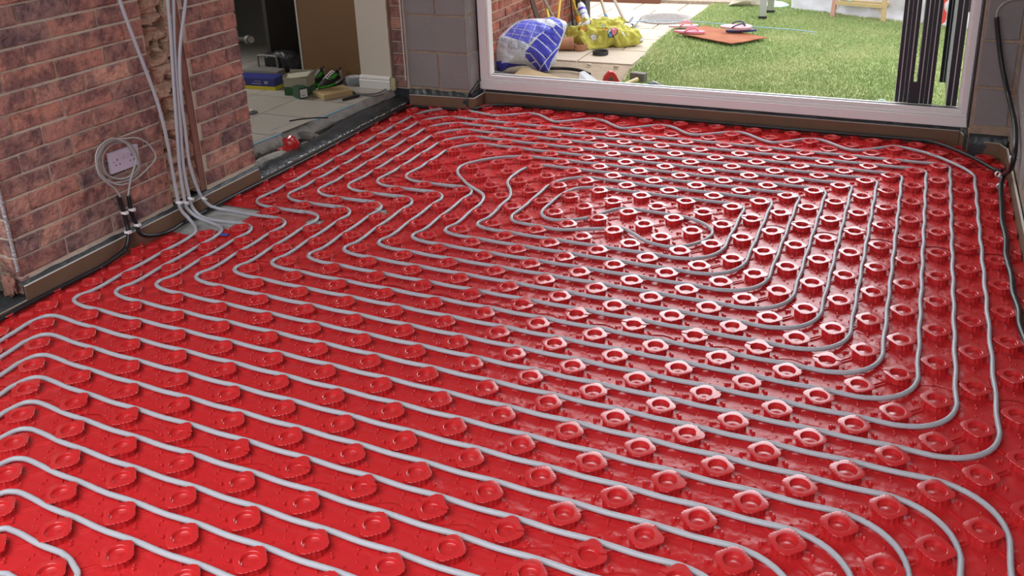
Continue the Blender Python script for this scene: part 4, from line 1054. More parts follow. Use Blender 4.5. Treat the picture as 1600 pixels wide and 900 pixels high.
# small debris on panels
def chip(u, v, z, s, m, label, cat='scrap', seed=1): return lump('debris_chip', tuple(uz(u, v, z)), s, m, label, cat, seed, .5)
chip(590, 326, 0.012, (0.016, 0.012, 0.009), FOIL, 'crumpled foil bit beside the larger hole in the red panels', seed=41)
chip(490, 345, 0.010, (0.014, 0.010, 0.008), FOIL, 'crumpled foil bit in the smaller hole in the red panels', seed=43)
bt = MB(); q = uz(350, 366, 0.008); bt.prism([(q.x - .02, q.y - .012), (q.x + .022, q.y - .004), (q.x + .015, q.y + .012), (q.x - .018, q.y + .006)], 0.005, 0.0075, mat('blue_tape', (0.03, 0.12, 0.5), rough=0.5))
tag(bt.build('blue_tape'), 'small piece of blue tape under the second grey pipe', 'tape')

# ------------------------------------------------------------------ outside
GZ = -0.09
OX = -1.80
PAV = mat('paving_slab', (0.56, 0.47, 0.36), rough=0.9, var=(7, 0.35, (0.47, 0.40, 0.32)), bump=(40, 0.3))
SOIL = mat('sandy_soil', (0.38, 0.29, 0.20), rough=0.95, var=(14, 0.25, (0.26, 0.20, 0.14)), bump=(30, 1.0, 8))
LAWNG = mat('lawn_ground', (0.22, 0.29, 0.09), rough=0.95, var=(2.2, 0.2, (0.33, 0.34, 0.15)), bump=(60, 0.6))
def gp(u, v, z=GZ): return uz(u, v, z)
gr = MB(); gr.box((-8, 2.94, GZ - 0.3), (8, 16, GZ - 0.012), SOIL); gr.build('ground', kind='structure')
# paving
edge = [gp(868, 93), gp(985, 101)]
pv = MB()
PY0 = edge[0].y; pj_ = 0.012
lim = lambda y: -0.83 if y < 5.3 else -0.83 - 0.02 * (y - 5.3)
yy = PY0; row = 0
while yy < 8.2:
    xx = OX - 1.8 + (0.22 if row % 2 else 0)
    while xx < 0.0:
        x1 = xx + 0.45; y1 = yy + 0.45
        if xx < -0.75:
            pv.bbox((xx + pj_ / 2, yy + pj_ / 2, GZ - 0.05), (min(x1, -0.62) - pj_ / 2, y1 - pj_ / 2, GZ + random.uniform(-.001, .001)), PAV, 0.004)
        xx = x1
    yy += 0.45; row += 1
pv.build('patio', kind='structure')
# lawn
lb = [gp(*q) for q in ((972, 133), (985, 112), (1000, 98), (1023, 70), (1048, 50), (1062, 42), (1085, 30), (1100, 18), (1115, 5))]
def lawn_left(y):
    for a, b in zip(lb[:-1], lb[1:]):
        if a.y <= y <= b.y: return a.x + (b.x - a.x) * (y - a.y) / (b.y - a.y)
    return lb[0].x if y < lb[0].y else lb[-1].x
lg = MB(); ys = np.linspace(2.96, 9.0, 90)
vs = []; fs = []
for i, y in enumerate(ys):
    vs += [(lawn_left(y) - 0.01 + 0.015 * mnoise.noise(Vector((y * 12, 0, 0))), y, GZ + 0.012), (5.0, y, GZ + 0.012)]
for i in range(len(ys) - 1): a = i * 2; fs.append((a, a + 1, a + 3, a + 2))
lg.add(vs, fs, LAWNG); lg.build('ground_lawn', kind='structure')
GRASS = bpy.data.materials.new('grass_blades'); GRASS.use_nodes = True; nt = GRASS.node_tree; b = nt.nodes['Principled BSDF']; b.inputs['Roughness'].default_value = 0.6
geo = nt.nodes.new('ShaderNodeNewGeometry'); rp = nt.nodes.new('ShaderNodeValToRGB'); e = rp.color_ramp.elements
e[0].color = (0.20, 0.30, 0.10, 1); e[1].color = (0.60, 0.58, 0.34, 1)
for ppos, cc_ in ((0.35, (0.28, 0.39, 0.14, 1)), (0.7, (0.40, 0.47, 0.20, 1))): x = e.new(ppos); x.color = cc_
mm_ = nt.nodes.new('ShaderNodeTexNoise'); mm_.inputs['Scale'].default_value = 1.7; nt.links.new(geo.outputs['Position'], mm_.inputs['Vector'])
ad = nt.nodes.new('ShaderNodeMath'); ad.operation = 'MULTIPLY_ADD'; ad.inputs[1].default_value = 0.55; nt.links.new(geo.outputs['Random Per Island'], ad.inputs[0])
sb = nt.nodes.new('ShaderNodeMath'); sb.operation = 'MULTIPLY_ADD'; sb.inputs[1].default_value = 1.5; sb.inputs[2].default_value = -0.5; nt.links.new(mm_.outputs['Fac'], sb.inputs[0]); nt.links.new(sb.outputs[0], ad.inputs[2])
nt.links.new(ad.outputs[0], rp.inputs['Fac']); nt.links.new(rp.outputs['Color'], b.inputs['Base Color'])
NB = 190000
gy = 3.0 + (7.6 - 3.0) * rng.random(NB * 2) ** 1.0; gx = -1.3 + 3.6 * rng.random(NB * 2)
ll = np.array([lawn_left(y) for y in gy]); keep = gx > ll + rng.normal(0, 0.012, NB * 2); gx = gx[keep][:NB]; gy = gy[keep][:NB]; n = len(gx)
h = rng.uniform(0.008, 0.020, n); th = rng.uniform(0, 6.283, n); lean = rng.uniform(0.003, 0.014, n); th2 = rng.uniform(0, 6.283, n); w = rng.uniform(0.0014, 0.0026, n)
v = np.zeros((n, 4, 3)); v[:, :, 2] = GZ + 0.012
v[:, 0, 0] = gx - np.cos(th) * w; v[:, 0, 1] = gy - np.sin(th) * w; v[:, 1, 0] = gx + np.cos(th) * w; v[:, 1, 1] = gy + np.sin(th) * w
mx_ = gx + np.cos(th2) * lean * .4; my_ = gy + np.sin(th2) * lean * .4
v[:, 2, 0] = mx_ + np.cos(th) * w * .8; v[:, 2, 1] = my_ + np.sin(th) * w * .8; v[:, 2, 2] += h * .6
v[:, 3, 0] = gx + np.cos(th2) * lean; v[:, 3, 1] = gy + np.sin(th2) * lean; v[:, 3, 2] += h
me = bpy.data.meshes.new('grass'); faces = (np.arange(n)[:, None] * 4 + np.array([[0, 1, 2, 3]])); me.from_pydata(v.reshape(-1, 3).tolist(), [], faces.tolist()); me.materials.append(GRASS)
go = bpy.data.objects.new('grass', me); C.objects.link(go); tag(go, 'short green lawn grass growing outside the open doors', 'grass', kind='stuff')

# outside brick wall (the house flank)
ow = MB(); ow.box((OX - 0.25, 2.96, GZ - 0.1), (OX - 0.008, 5.66, 2.6), MORTAR)
masonry(ow, OX, (2.98, 5.66, GZ + 0.02, 2.6), 0.2205, 0.0735, 0.0095, 3.0, GZ + 0.012, BRICK_OUT, MORTAR, 'x', depth=0.03, sign=1)
ow.box((OX - 0.24, 2.97, GZ - 0.02), (OX + 0.006, 5.66, GZ + 0.09), CONCRETE)
ow.build('wall_outside', kind='structure')
# dark downpipe / gate post at the wall end
a = MB(); q = gp(919, 34); a.bbox((OX + 0.0, 5.60, GZ), (OX + 0.10, 5.72, 2.3), mat('dark_post', (0.05, 0.04, 0.04), rough=0.6), 0.008)
tag(a.build('gate_post'), 'dark square post at the far end of the outdoor brick wall', 'post')

# inflated outline helper: outline traced in pixels, set on an upright plane at ground point g
def pillow(name, poly, g, thick, matf, label, cat, rings=26, nseg=140, wrinkle=0.012, freq=9, seed=0, tilt=0.25, sub=1.0):
    """closed body with depth; matf(u,v) picks the material of a face from where it is printed"""
    fwd = Vector((ROT[2][0], ROT[2][1], 0)).normalized(); g = Vector(g)
    nrm = (fwd + Vector((0, 0, -tilt))).normalized() if tilt else fwd
    def onplane(u, v):
        d = Vector(ray(u, v)); t = (g - Vector(CAM)).dot(nrm) / d.dot(nrm); return Vector(CAM) + d * t
    P = []
    n = len(poly); per = [math.dist(poly[i], poly[(i + 1) % n]) for i in range(n)]; tot = sum(per)
    sm = smoothpath([(x, y, 0) for x, y in poly] + [(poly[0][0], poly[0][1], 0)], 8)[:-1]
    m_ = len(sm); step = m_ / nseg
    cum = [0.0]
    for k in range(m_): cum.append(cum[-1] + (sm[(k + 1) % m_] - sm[k]).length)
    out = []; jj = 0
    for k in range(nseg):
        t_ = cum[-1] * k / nseg
        while cum[jj + 1] < t_: jj += 1
        out.append(sm[jj].lerp(sm[(jj + 1) % m_], (t_ - cum[jj]) / max(1e-9, cum[jj + 1] - cum[jj])))
    c = Vector((sum(p.x for p in out) / nseg, sum(p.y for p in out) / nseg, 0))
    mb = MB(); vs = []; uvs = []
    for side in (1, -1):
        for k in range(rings + 1):
            s = math.sin(math.pi / 2 * k / rings) if True else k / rings
            for q in range(nseg):
                p = c.lerp(out[q], s); w = onplane(p.x, p.y)
                d = thick * math.sqrt(max(0, 1 - s * s)) ** 1.0 * (1 if side == 1 else 0.75)
                wr = mnoise.fractal(w * freq + Vector((seed, 0, 0)), 0.9, 2.1, 4) * wrinkle + abs(mnoise.noise(w * freq * 1.7 + Vector((seed, 5, 0)))) * wrinkle
                w = w - nrm * (d + (wr if s < 0.985 else 0)) * side
                if w.z < g.z: w.z = g.z + 0.001
                vs.append(w); uvs.append((p.x, p.y))
    for side in range(2):
        b0 = side * (rings + 1) * nseg
        for k in range(rings):
            for q in range(nseg):
                f = (b0 + k * nseg + q, b0 + k * nseg + (q + 1) % nseg, b0 + (k + 1) * nseg + (q + 1) % nseg, b0 + (k + 1) * nseg + q)
                if side == 1: f = f[::-1]
                uu = sum(uvs[x][0] for x in f) / 4; vv = sum(uvs[x][1] for x in f) / 4
                mb.f.append(f); mb.m.append(mb.mi(matf(uu, vv)))
    mb.v = [tuple(v) for v in vs]
    o = mb.build(name, smooth=True, origin=tuple(g)); tag(o, label, cat); return o
def inpoly(x, y, P):
    r = False; n = len(P)
    for i in range(n):
        x1, y1 = P[i]; x2, y2 = P[(i + 1) % n]
        if (y1 > y) != (y2 > y) and x < (x2 - x1) * (y - y1) / (y2 - y1) + x1: r = not r
    return r
def dseg(x, y, a, b):
    dx, dy = b[0] - a[0], b[1] - a[1]; t = max(0, min(1, ((x - a[0]) * dx + (y - a[1]) * dy) / (dx * dx + dy * dy + 1e-9))); return math.hypot(x - a[0] - t * dx, y - a[1] - t * dy)
# big blue and white sack
BAGW = mat('sack_white', (0.62, 0.66, 0.74), rough=0.4, bump=(18, 0.5)); BAGB = mat('sack_blue', (0.13, 0.15, 0.72), rough=0.35, bump=(18, 0.5)); BAGD = mat('sack_deep_blue', (0.06, 0.06, 0.50), rough=0.35, bump=(18, 0.5)); BAGT = mat('sack_print_grey', (0.20, 0.20, 0.27), rough=0.5)
upper = [(788, 60), (796, 52), (812, 36), (828, 31), (848, 31), (870, 44), (866, 48), (838, 63), (825, 75)]
lightb = [(788, 60), (798, 48), (812, 36), (828, 33), (862, 49), (838, 63), (825, 75)]
dark = [(838, 66), (850, 56), (863, 48), (868, 40), (845, 31), (872, 29), (878, 42), (880, 52), (872, 80), (860, 100), (856, 113), (842, 112), (820, 93), (821, 86)]
thin = [[(812, 36), (800, 61)], [(828, 34), (811, 69)], [(842, 33), (826, 73)], [(856, 36), (846, 60)], [(793, 56), (835, 66)], [(800, 48), (845, 60)], [(810, 40), (858, 50)], [(820, 35), (866, 46)]]
thick_l = [[(820, 88), (828, 89), (845, 108)], [(828, 78), (838, 84), (852, 96)], [(838, 67), (850, 76), (861, 85)], [(847, 58), (858, 66), (869, 75)], [(864, 51), (876, 62)], [(842, 112), (860, 90), (872, 76), (879, 58)], [(846, 30), (863, 37), (866, 45), (863, 49)], [(820, 88), (820, 99), (828, 102), (836, 100)], [(820, 86), (838, 66)], [(851, 103), (857, 112)], [(868, 43), (880, 50)]]
txt = [(784, 64, 822, 78), ]
def bagmat(u, v):
    for L in thick_l:
        for a_, b_ in zip(L[:-1], L[1:]):
            if dseg(u, v, a_, b_) < 0.75: return BAGW
    if inpoly(u, v, lightb):
        for L in thin:
            if dseg(u, v, L[0], L[1]) < 0.35: return BAGW
        return BAGB
    if inpoly(u, v, dark): return BAGD
    if v > 98 and u < 784: return BAGD
    if v > 102 and 784 < u < 822: return BAGD
    w_ = v - 0.33 * (u - 784)
    if 783 < u < 822 and 62 < w_ < 78 and v < 84 and int(w_ / 1.1) % 2 == 0 and (int(u * 0.9) * 7 + int(w_ / 2.2)) % 5: return BAGT
    return BAGW
gb = gp(820, 112)
pillow('cement_sack', [(776, 62), (788, 50), (800, 40), (814, 33), (830, 30), (850, 30), (862, 27), (875, 31), (886, 37), (884, 47), (880, 58), (873, 78), (868, 96), (860, 106), (856, 114), (845, 112), (834, 108), (824, 103), (808, 103), (790, 107), (783, 112), (777, 106), (773, 90), (772, 74)], gb, 0.13, bagmat, 'large blue and white printed sack slumped against the outdoor wall', 'sack', rings=60, nseg=260, wrinkle=0.012, freq=7, tilt=0.5)
# yellow patterned cloth heap
YC = mat('yellow_cloth', (0.52, 0.48, 0.09), rough=0.7, bump=(12, 0.8)); YD = mat('ochre_cloth', (0.40, 0.36, 0.04), rough=0.7); PK = mat('pink_print', (0.75, 0.25, 0.32), rough=0.7); LB = mat('blue_print', (0.10, 0.28, 0.55), rough=0.7); OR = mat('orange_print', (0.65, 0.33, 0.08), rough=0.7)
patches = [((914, 47), 7, 4, WHITE), ((914, 49.5), 3, 2, LB), ((910, 56), 6, 2.5, OR), ((929, 38), 5, 3, WHITE), ((943, 50), 3.5, 3, LB), ((958, 62), 4.5, 4.5, PK), ((952, 66), 2.6, 2.2, LB), ((954, 64), 5.5, 3.5, WHITE), ((927, 64), 5, 2.5, WHITE), ((981, 42), 7, 5, WHITE), ((994, 45), 3, 2, LB), ((973, 64), 3, 2, WHITE), ((1003, 64), 3.2, 2.2, WHITE), ((906, 43), 3, 3, WHITE), ((944, 60), 4, 2, OR), ((984, 47), 5, 1.2, OR), ((937, 60), 5, 1.5, YD)]
def ymat(u, v):
    for (c_, a_, b_, mm) in patches:
        k = ((u - c_[0]) / a_) ** 2 + ((v - c_[1]) / b_) ** 2
        if k < 1: return mm
        if k < 1.45 and mm is not YD: return DARK
    return YC
pillow('yellow_cloth', [(884, 50), (898, 45), (906, 38), (920, 33), (940, 32), (962, 33), (970, 28), (980, 35), (994, 42), (1000, 55), (1006, 63), (1000, 68), (985, 71), (966, 74), (958, 69), (946, 75), (936, 77), (922, 80), (912, 75), (900, 68), (888, 64)], gp(945, 76), 0.09, ymat, 'crumpled yellow patterned cloth heaped on the patio', 'cloth', rings=50, nseg=240, wrinkle=0.060, freq=7, seed=4, tilt=1.1)
# terracotta pieces
TC = mat('terracotta', (0.42, 0.20, 0.11), rough=0.85, var=(20, 0.3, (0.35, 0.16, 0.09)))
q = gp(880, 79); M = Matrix.Translation((q.x, q.y, GZ + 0.055)) @ Matrix.Rotation(math.radians(25), 4, 'Z') @ Matrix.Rotation(math.radians(90), 4, 'Y')
a = MB(); a.lathe([(0.044, -0.08), (0.052, 0.06), (0.056, 0.06), (0.058, 0.085), (0.050, 0.085), (0.047, 0.05), (0.040, -0.075), (0.0, -0.075), (0, -.08), (0.044, -0.08)], TC, 32, M)
tag(a.build('plant_pot', smooth=True, auto=40), 'terracotta pot lying on its side behind the blue sack', 'pot')
q = gp(904, 80); a = MB(); a.lathe([(0.0, 0.0), (0.052, 0.0), (0.054, 0.012), (0.058, 0.012), (0.060, 0.052), (0.054, 0.054), (0.050, 0.052), (0.046, 0.016), (0.0, 0.014)], TC, 36, Matrix.Translation((q.x, q.y + 0.04, GZ)))
tag(a.build('plant_saucer', smooth=True, auto=40), 'shallow round terracotta saucer in front of the yellow cloth', 'saucer')
q = gp(937, 86); a = MB(); a.lathe([(0.055, 0.0), (0.062, 0.002), (0.063, 0.028), (0.060, 0.032), (0.054, 0.030), (0.050, 0.006), (0.055, 0.0)], mat('black_rubber', (0.03, 0.028, 0.028), rough=0.6), 40, Matrix.Translation((q.x, q.y + 0.02, GZ)))
tag(a.build('rubber_ring', smooth=True, auto=40), 'black rubber ring lying on the patio slab', 'ring')

# tools leaning on the outside wall
def lean(name, u0, v0, u1, v1, xw, r, m, label, cat, top=None, zg=GZ, n=10):
    """from a ground pixel up to a pixel on the wall plane, extended to its real length"""
    a_ = gp(u0, v0, zg); b_ = ux(u1, v1, xw); d = (b_ - a_); L = d.length; d.normalize(); b2 = a_ + d * (top or L * 1.6)
    k = (xw - a_.x) / d.x if d.x < -1e-4 else 9
    if k < (top or L * 1.6): b2 = a_ + d * k * 0.995
    return a_, b2
def toolobj(name, parts, label, cat):
    root = empty(name, parts[0][1][0])
    for pn, pts, r, m, n in parts:
        a = MB(); a.tube(pts, r, m, n=n); local(root, a).build(pn, parent=root, smooth=True, auto=50)
    return tag(root, label, cat)
SH_BR = mat('dark_timber', (0.16, 0.11, 0.09), rough=0.7); STEEL = mat('tool_steel', (0.50, 0.50, 0.52), rough=0.3, metal=0.8); YW = mat('yellow_handle', (0.72, 0.50, 0.06), rough=0.5); ASH = mat('ash_wood', (0.48, 0.37, 0.26), rough=0.6)
a_ = uz(843, 62, GZ); b_ = ux(831, -6, -1.77); a_ = Vector((-1.60, 4.62, GZ))
def yline(u0, v0, u1, v1, ya, yb, ext0=0, ext1=0.4):
    p0 = uy(u0, v0, ya); p1 = uy(u1, v1, yb); d = p1 - p0
    return [p0 - d * ext0, p1 + d * ext1]
def wline(u0, v0, u1, v1, ext1=1.6):
    p0 = ux(u0, v0, -1.73); p1 = ux(u1, v1, -1.76); d = p1 - p0; return [p0, p1 + d * ext1]
def ground_ext(P, z=GZ):   # stretch the lower end down to the ground
    p0, p1 = P; d = (p1 - p0); t = (z - p0.z) / d.z; return [p0 + d * t, p1]
toolobj('timber_post', [('shaft', ground_ext(wline(841, 32, 831, 0)), 0.024, SH_BR, 4)], 'dark brown timber leaning on the wall above the blue sack', 'timber')
P = ground_ext(wline(865, 28, 850, 0)); toolobj('spade', [('shaft', P, 0.012, STEEL, 10), ('socket', [P[0], P[0].lerp(P[1], .25)], 0.017, STEEL, 10)], 'silver metal tool shaft leaning between timber and yellow handle', 'tool')
P = ground_ext(wline(872, 30, 875, 0)); toolobj('garden_rake', [('shaft', P, 0.011, YW, 10)], 'slim straight yellow handle leaning behind the blue sack', 'tool')
P = ground_ext(wline(857, 28, 854, 14, 0.1)); toolobj('garden_tool', [('shaft', P, 0.013, YW, 10)], 'short yellow handle half hidden beside the silver tool shaft', 'tool')
P = ground_ext(wline(906, 38, 895, 0)); OG = mat('orange_sleeve', (0.80, 0.32, 0.02), rough=0.5)
toolobj('strimmer', [('shaft', P, 0.012, YW, 10), ('sleeve', [P[0], P[0].lerp(P[1], .22)], 0.024, OG, 12), ('grip', [P[0].lerp(P[1], .23), P[0].lerp(P[1], .31)], 0.021, mat('khaki', (0.30, 0.27, 0.12), rough=.6), 12)], 'yellow-shafted tool with an orange lower sleeve near the dark post', 'tool')
P = ground_ext(wline(895, 39, 892, 0)); toolobj('thin_black_rod', [('shaft', P, 0.008, BLACKPL, 8)], 'thin black rod leaning beside the orange-sleeved tool', 'rod')
P = ground_ext(yline(949, 32, 940, 2, 5.4, 5.55, 0, 2.5)); toolobj('broom_handle', [('shaft', P, 0.013, ASH, 10), ('blue_band', [P[0].lerp(P[1], .00), P[0].lerp(P[1], .085)], 0.015, LB, 10), ('blue_ring', [P[0].lerp(P[1], .24), P[0].lerp(P[1], .27)], 0.0145, LB, 10)], 'pale wooden handle with blue bands standing behind the yellow cloth', 'tool')
P = ground_ext(yline(974, 29, 960, 0, 5.5, 5.75, 0, 2.5)); toolobj('shovel', [('shaft', P, 0.013, mat('worn_wood', (0.36, 0.28, 0.22), rough=.7), 10)], 'worn brown wooden shaft leaning to the right behind the yellow cloth', 'tool')
q = gp(990, 40); a = MB(); M = Matrix.Translation((q.x, q.y, GZ + 0.03)) @ Matrix.Rotation(math.radians(-25), 4, 'Z') @ Matrix.Rotation(math.radians(35), 4, 'X')
a.prism([(-0.05, -0.04), (0.05, -0.04), (0.055, 0.06), (0.0, 0.09), (-0.055, 0.06)], -0.002, 0.002, STEEL, M); a.box((-0.052, -0.042, 0), (-0.046, 0.06, 0.018), STEEL, M); a.box((0.046, -0.042, 0), (0.052, 0.06, 0.018), STEEL, M)
tag(a.build('shovel'), 'grey metal shovel blade tip beside the yellow cloth', 'shovel')
# sealant tube
P = ground_ext(yline(916, 34, 907, 7, 5.28, 5.42, 0, 0)); root = empty('expanding_foam_can', tuple(P[0]))
a = MB(); a.tube([P[0], P[0].lerp(P[1], .06), P[0].lerp(P[1], .93), P[1]], lambda t: 0.036 if 0.01 < t < 0.99 else 0.028, mat('can_pale', (0.62, 0.68, 0.70), rough=0.35), n=20); local(root, a).build('can', parent=root, smooth=True, auto=50)
a = MB(); a.tube([P[0].lerp(P[1], .80), P[0].lerp(P[1], .86)], 0.0365, BAGD, n=20); a.tube([P[0].lerp(P[1], .68), P[0].lerp(P[1], .70)], 0.0365, BAGD, n=20); local(root, a).build('blue_print', parent=root)
a = MB(); d = (P[1] - P[0]).normalized(); a.tube([P[1], P[1] + d * 0.03], 0.018, BLACKPL, n=14); local(root, a).build('cap', parent=root)
tag(root, 'pale aerosol can with blue bands leaning beside the dark post', 'can')

# things just beyond the threshold
CARD = mat('cardboard', (0.50, 0.37, 0.21), rough=0.8, var=(10, 0.3, (0.44, 0.32, 0.18)))
c4 = [gp(800, 119, GZ + 0.02), gp(817, 104, GZ + 0.05), gp(905, 130, GZ + 0.03), gp(870, 140, GZ + 0.01)]
a = MB(); a.add([tuple(p) for p in c4] + [tuple(p + Vector((0, 0, -0.006))) for p in c4], [(0, 1, 2, 3)[::-1], (4, 5, 6, 7), (0, 4, 5, 1), (1, 5, 6, 2), (2, 6, 7, 3), (3, 7, 4, 0)], CARD)
tag(a.build('cardboard_sheet'), 'flat brown cardboard sheet lying just outside the threshold', 'cardboard')
stick('black_hose', ((858, 107), (880, 107), (900, 109), (912, 112), (921, 116)), 0.013, BLACKPL, 'short black hose end lying on the sandy soil', 'hose', z=GZ)
stick('green_rod', ((764, 110), (785, 115), (805, 119), (830, 124), (850, 127)), 0.009, mat('grey_green', (0.20, 0.26, 0.25), rough=0.5), 'grey-green rod lying along the outside of the threshold', 'rod', z=GZ + 0.04)
a = MB(); P = [gp(904, 130), gp(906, 121), gp(913, 120), gp(938, 134), gp(925, 138)]
cz = [0.0, 0.03, 0.035, 0.015, 0.01]
a.add([tuple(p + Vector((0, 0, 0.001))) for p in P] + [tuple(Vector((p.x, p.y, GZ + z + 0.01))) for p, z in zip(P, cz)], [(0, 1, 2, 3, 4)[::-1], (5, 6, 7, 8, 9)] + [(k, (k + 1) % 5, 5 + (k + 1) % 5, 5 + k) for k in range(5)], mat('pale_sheet', (0.50, 0.52, 0.53), rough=0.6, bump=(25, .8)))
tag(a.build('plaster_offcut'), 'pale grey crumpled sheet offcut by the threshold', 'offcut')
# red reel
root = empty('red_reel', tuple(gp(954, 132))); root.rotation_euler = (0, 0, math.radians(28))
a = MB(); pts_ = [(-0.052, 0), (0.058, 0), (0.060, 0.02), (0.035, 0.075), (0.015, 0.095), (-0.012, 0.097), (-0.045, 0.062), (-0.056, 0.03)]
M = Matrix.Rotation(math.radians(90), 4, 'X') @ Matrix.Translation((0, 0, -0.02)); a.prism(pts_, 0, 0.045, mat('red_case', (0.55, 0.035, 0.035), rough=.4), M); o_ = a.build('case', parent=root); md = o_.modifiers.new('b', 'BEVEL'); md.width = 0.006; md.segments = 3
a = MB(); a.lathe([(0, 0.0465), (0.014, 0.0465), (0.018, 0.043), (0.018, 0.02)], ST, 20, M @ Matrix.Translation((0, 0.045, 0))); a.build('hub', parent=root)
a = MB(); a.lathe([(0, -0.0265 + .02), (0.014, -0.0265 + .02), (0.018, 0.0), (0.018, 0.02)], ST, 20, M @ Matrix.Translation((0, 0.045, 0))); a.build('hub', parent=root)
tag(root, 'red line reel with a grey hub standing by the threshold', 'reel')
# mallet
root = empty('mallet', tuple(gp(985, 130)))
P = [gp(966, 136, GZ + 0.03), gp(996, 124, GZ + 0.05)]; a = MB(); a.tube([P[0], P[0].lerp(P[1], .5), P[1]], lambda t: 0.012 + 0.003 * t, mat('pale_handle', (0.62, 0.48, 0.24), rough=.5), n=12); local(root, a).build('handle', parent=root, smooth=True, auto=50)
q = gp(992, 130); a = MB(); M = Matrix.Translation((q.x + 0.02, q.y + 0.02, GZ + 0.042)) @ Matrix.Rotation(math.radians(-10), 4, 'Z'); a.bbox((-0.055, -0.028, -0.032), (0.055, 0.028, 0.032), mat('head_grey', (0.17, 0.15, 0.13), rough=.7), 0.006, M); local(root, a).build('head', parent=root)
tag(root, 'wooden-handled mallet with a grey head lying by the threshold', 'mallet')
root = empty('caulking_gun', tuple(gp(1040, 134)))
a = MB(); a.tube([gp(1014, 130, GZ + 0.03), gp(1038, 135, GZ + 0.03)], 0.011, mat('gun_blue', (0.16, 0.22, 0.26), rough=.4), n=12); a.tube([gp(1020, 127, GZ + .045), gp(1030, 131, GZ + .045)], 0.006, WHITE, n=8); local(root, a).build('body', parent=root)
a = MB(); a.tube([gp(1038, 135, GZ + 0.03), gp(1062, 139, GZ + 0.025)], 0.007, BLACKPL, n=10); local(root, a).build('rod', parent=root)
tag(root, 'dark bladed tool lying on the grass edge by the threshold', 'tool')
lump('pebble', tuple(gp(1378, 158, GZ + 0.025)), (0.022, 0.016, 0.012), mat('pale_green_bit', (0.45, 0.60, 0.52), rough=.6), 'pale green scrap on the grass left of the folded doors', 'scrap', 51)
lump('pebble', tuple(gp(1452, 157, GZ + 0.025)), (0.014, 0.012, 0.018), mat('bright_blue_bit', (0.05, 0.25, 0.6), rough=.6), 'bright blue scrap on the grass between the folded door leaves', 'scrap', 52)
lump('stone', tuple(gp(921, 101, GZ + 0.004)), (0.02, 0.012, 0.008), PAV, 'yellowish stone on the sandy soil by the patio edge, left one', 'stone', 53)
lump('stone', tuple(gp(963, 104, GZ + 0.004)), (0.022, 0.012, 0.010), PAV, 'yellowish stone on the sandy soil by the lawn, right one', 'stone', 54)

# manhole cover
q = gp(1038, 30); a = MB(); MH = mat('manhole_grey', (0.27, 0.245, 0.23), rough=0.8, bump=(60, 0.9), var=(25, 0.2, (0.36, 0.32, 0.30)))
a.lathe([(0, 0.012), (0.205, 0.012), (0.208, 0.008), (0.214, 0.008), (0.217, 0.013), (0.255, 0.013), (0.26, 0.0)], MH, 48, Matrix.Translation((q.x, q.y, GZ)))
for i in range(-9, 10):
    for j in range(-9, 10):
        if (i * i + j * j) * 0.02 ** 2 < 0.19 ** 2 and (i + j) % 2 == 0: a.box((q.x + i * 0.02 - .006, q.y + j * 0.02 - .006, GZ + 0.012), (q.x + i * 0.02 + .006, q.y + j * 0.02 + .006, GZ + 0.016), MH)
tag(a.build('manhole_cover', smooth=True, auto=30), 'round grey manhole cover set in the patio by the lawn', 'manhole cover')
# red mat on the lawn
LZ = GZ + 0.045
c_ = [uz(*q, LZ) for q in ((1100, 40), (1199, 58), (1143, 68), (1060, 52))]
MATM = mat('rust_mat', (0.30, 0.085, 0.04), rough=0.95, var=(9, 0.3, (0.40, 0.16, 0.08)), bump=(120, .6))
a = MB(); nm = 16; vs = []; fs = []
for lay in (0, 1):
    for i in range(nm + 1):
        for j in range(nm + 1):
            s, t = i / nm, j / nm; p = (c_[0] * (1 - s) * (1 - t) + c_[1] * s * (1 - t) + c_[2] * s * t + c_[3] * (1 - s) * t)
            vs.append((p.x, p.y, p.z + 0.004 * mnoise.noise(p * 9) - lay * 0.006))
o1 = (nm + 1) ** 2
for i in range(nm):
    for j in range(nm): k = i * (nm + 1) + j; fs.append((k, k + 1, k + nm + 2, k + nm + 1)); fs.append((o1 + k, o1 + k + nm + 1, o1 + k + nm + 2, o1 + k + 1))
bd = [i * (nm + 1) for i in range(nm + 1)] + [nm * (nm + 1) + j for j in range(1, nm + 1)] + [i * (nm + 1) + nm for i in range(nm - 1, -1, -1)] + [j for j in range(nm - 1, 0, -1)]
for k in range(len(bd)): p0, p1 = bd[k], bd[(k + 1) % len(bd)]; fs.append((p0, p1, o1 + p1, o1 + p0))
a.add(vs, fs, MATM); tag(a.build('door_mat'), 'rust-red rectangular mat spread on the lawn', 'mat')
# flip-flops
def flipflop(u, v, rz, m, ms, label, flat=True, z=LZ + 0.006, tilt=0):
    q = uz(u, v, z); root = empty('flip_flop', tuple(q), (math.radians(tilt), 0, math.radians(rz)))
    out = []
    for i in range(32):
        t = 2 * math.pi * i / 32; x = 0.13 * math.cos(t); w = 0.045 * (1 + 0.22 * math.cos(t)) * (1 - 0.12 * math.exp(-((x + 0.02) / 0.03) ** 2)); out.append((x, w * math.sin(t)))
    a = MB(); a.prism(out, 0, 0.016, m); o_ = a.build('sole', parent=root)
    a = MB()
    for s in (-1, 1): a.tube(smoothpath([(0.075, 0, 0.016), (0.05, s * 0.02, 0.042), (0.0, s * 0.042, 0.036), (-0.035, s * 0.040, 0.014)], 5), 0.006, ms, n=8)
    a.build('strap', parent=root, smooth=True); return tag(root, label, 'flip flop', 'flip flops on the rust mat')
PINK = mat('pink_foam', (0.72, 0.22, 0.30), rough=.6); PPINK = mat('pale_pink_foam', (0.68, 0.40, 0.44), rough=.6); NAVY = mat('navy_foam', (0.05, 0.04, 0.12), rough=.6)
flipflop(1077, 51, 5, PINK, PINK, 'flat bright pink flip flop at the left end of the rust mat')
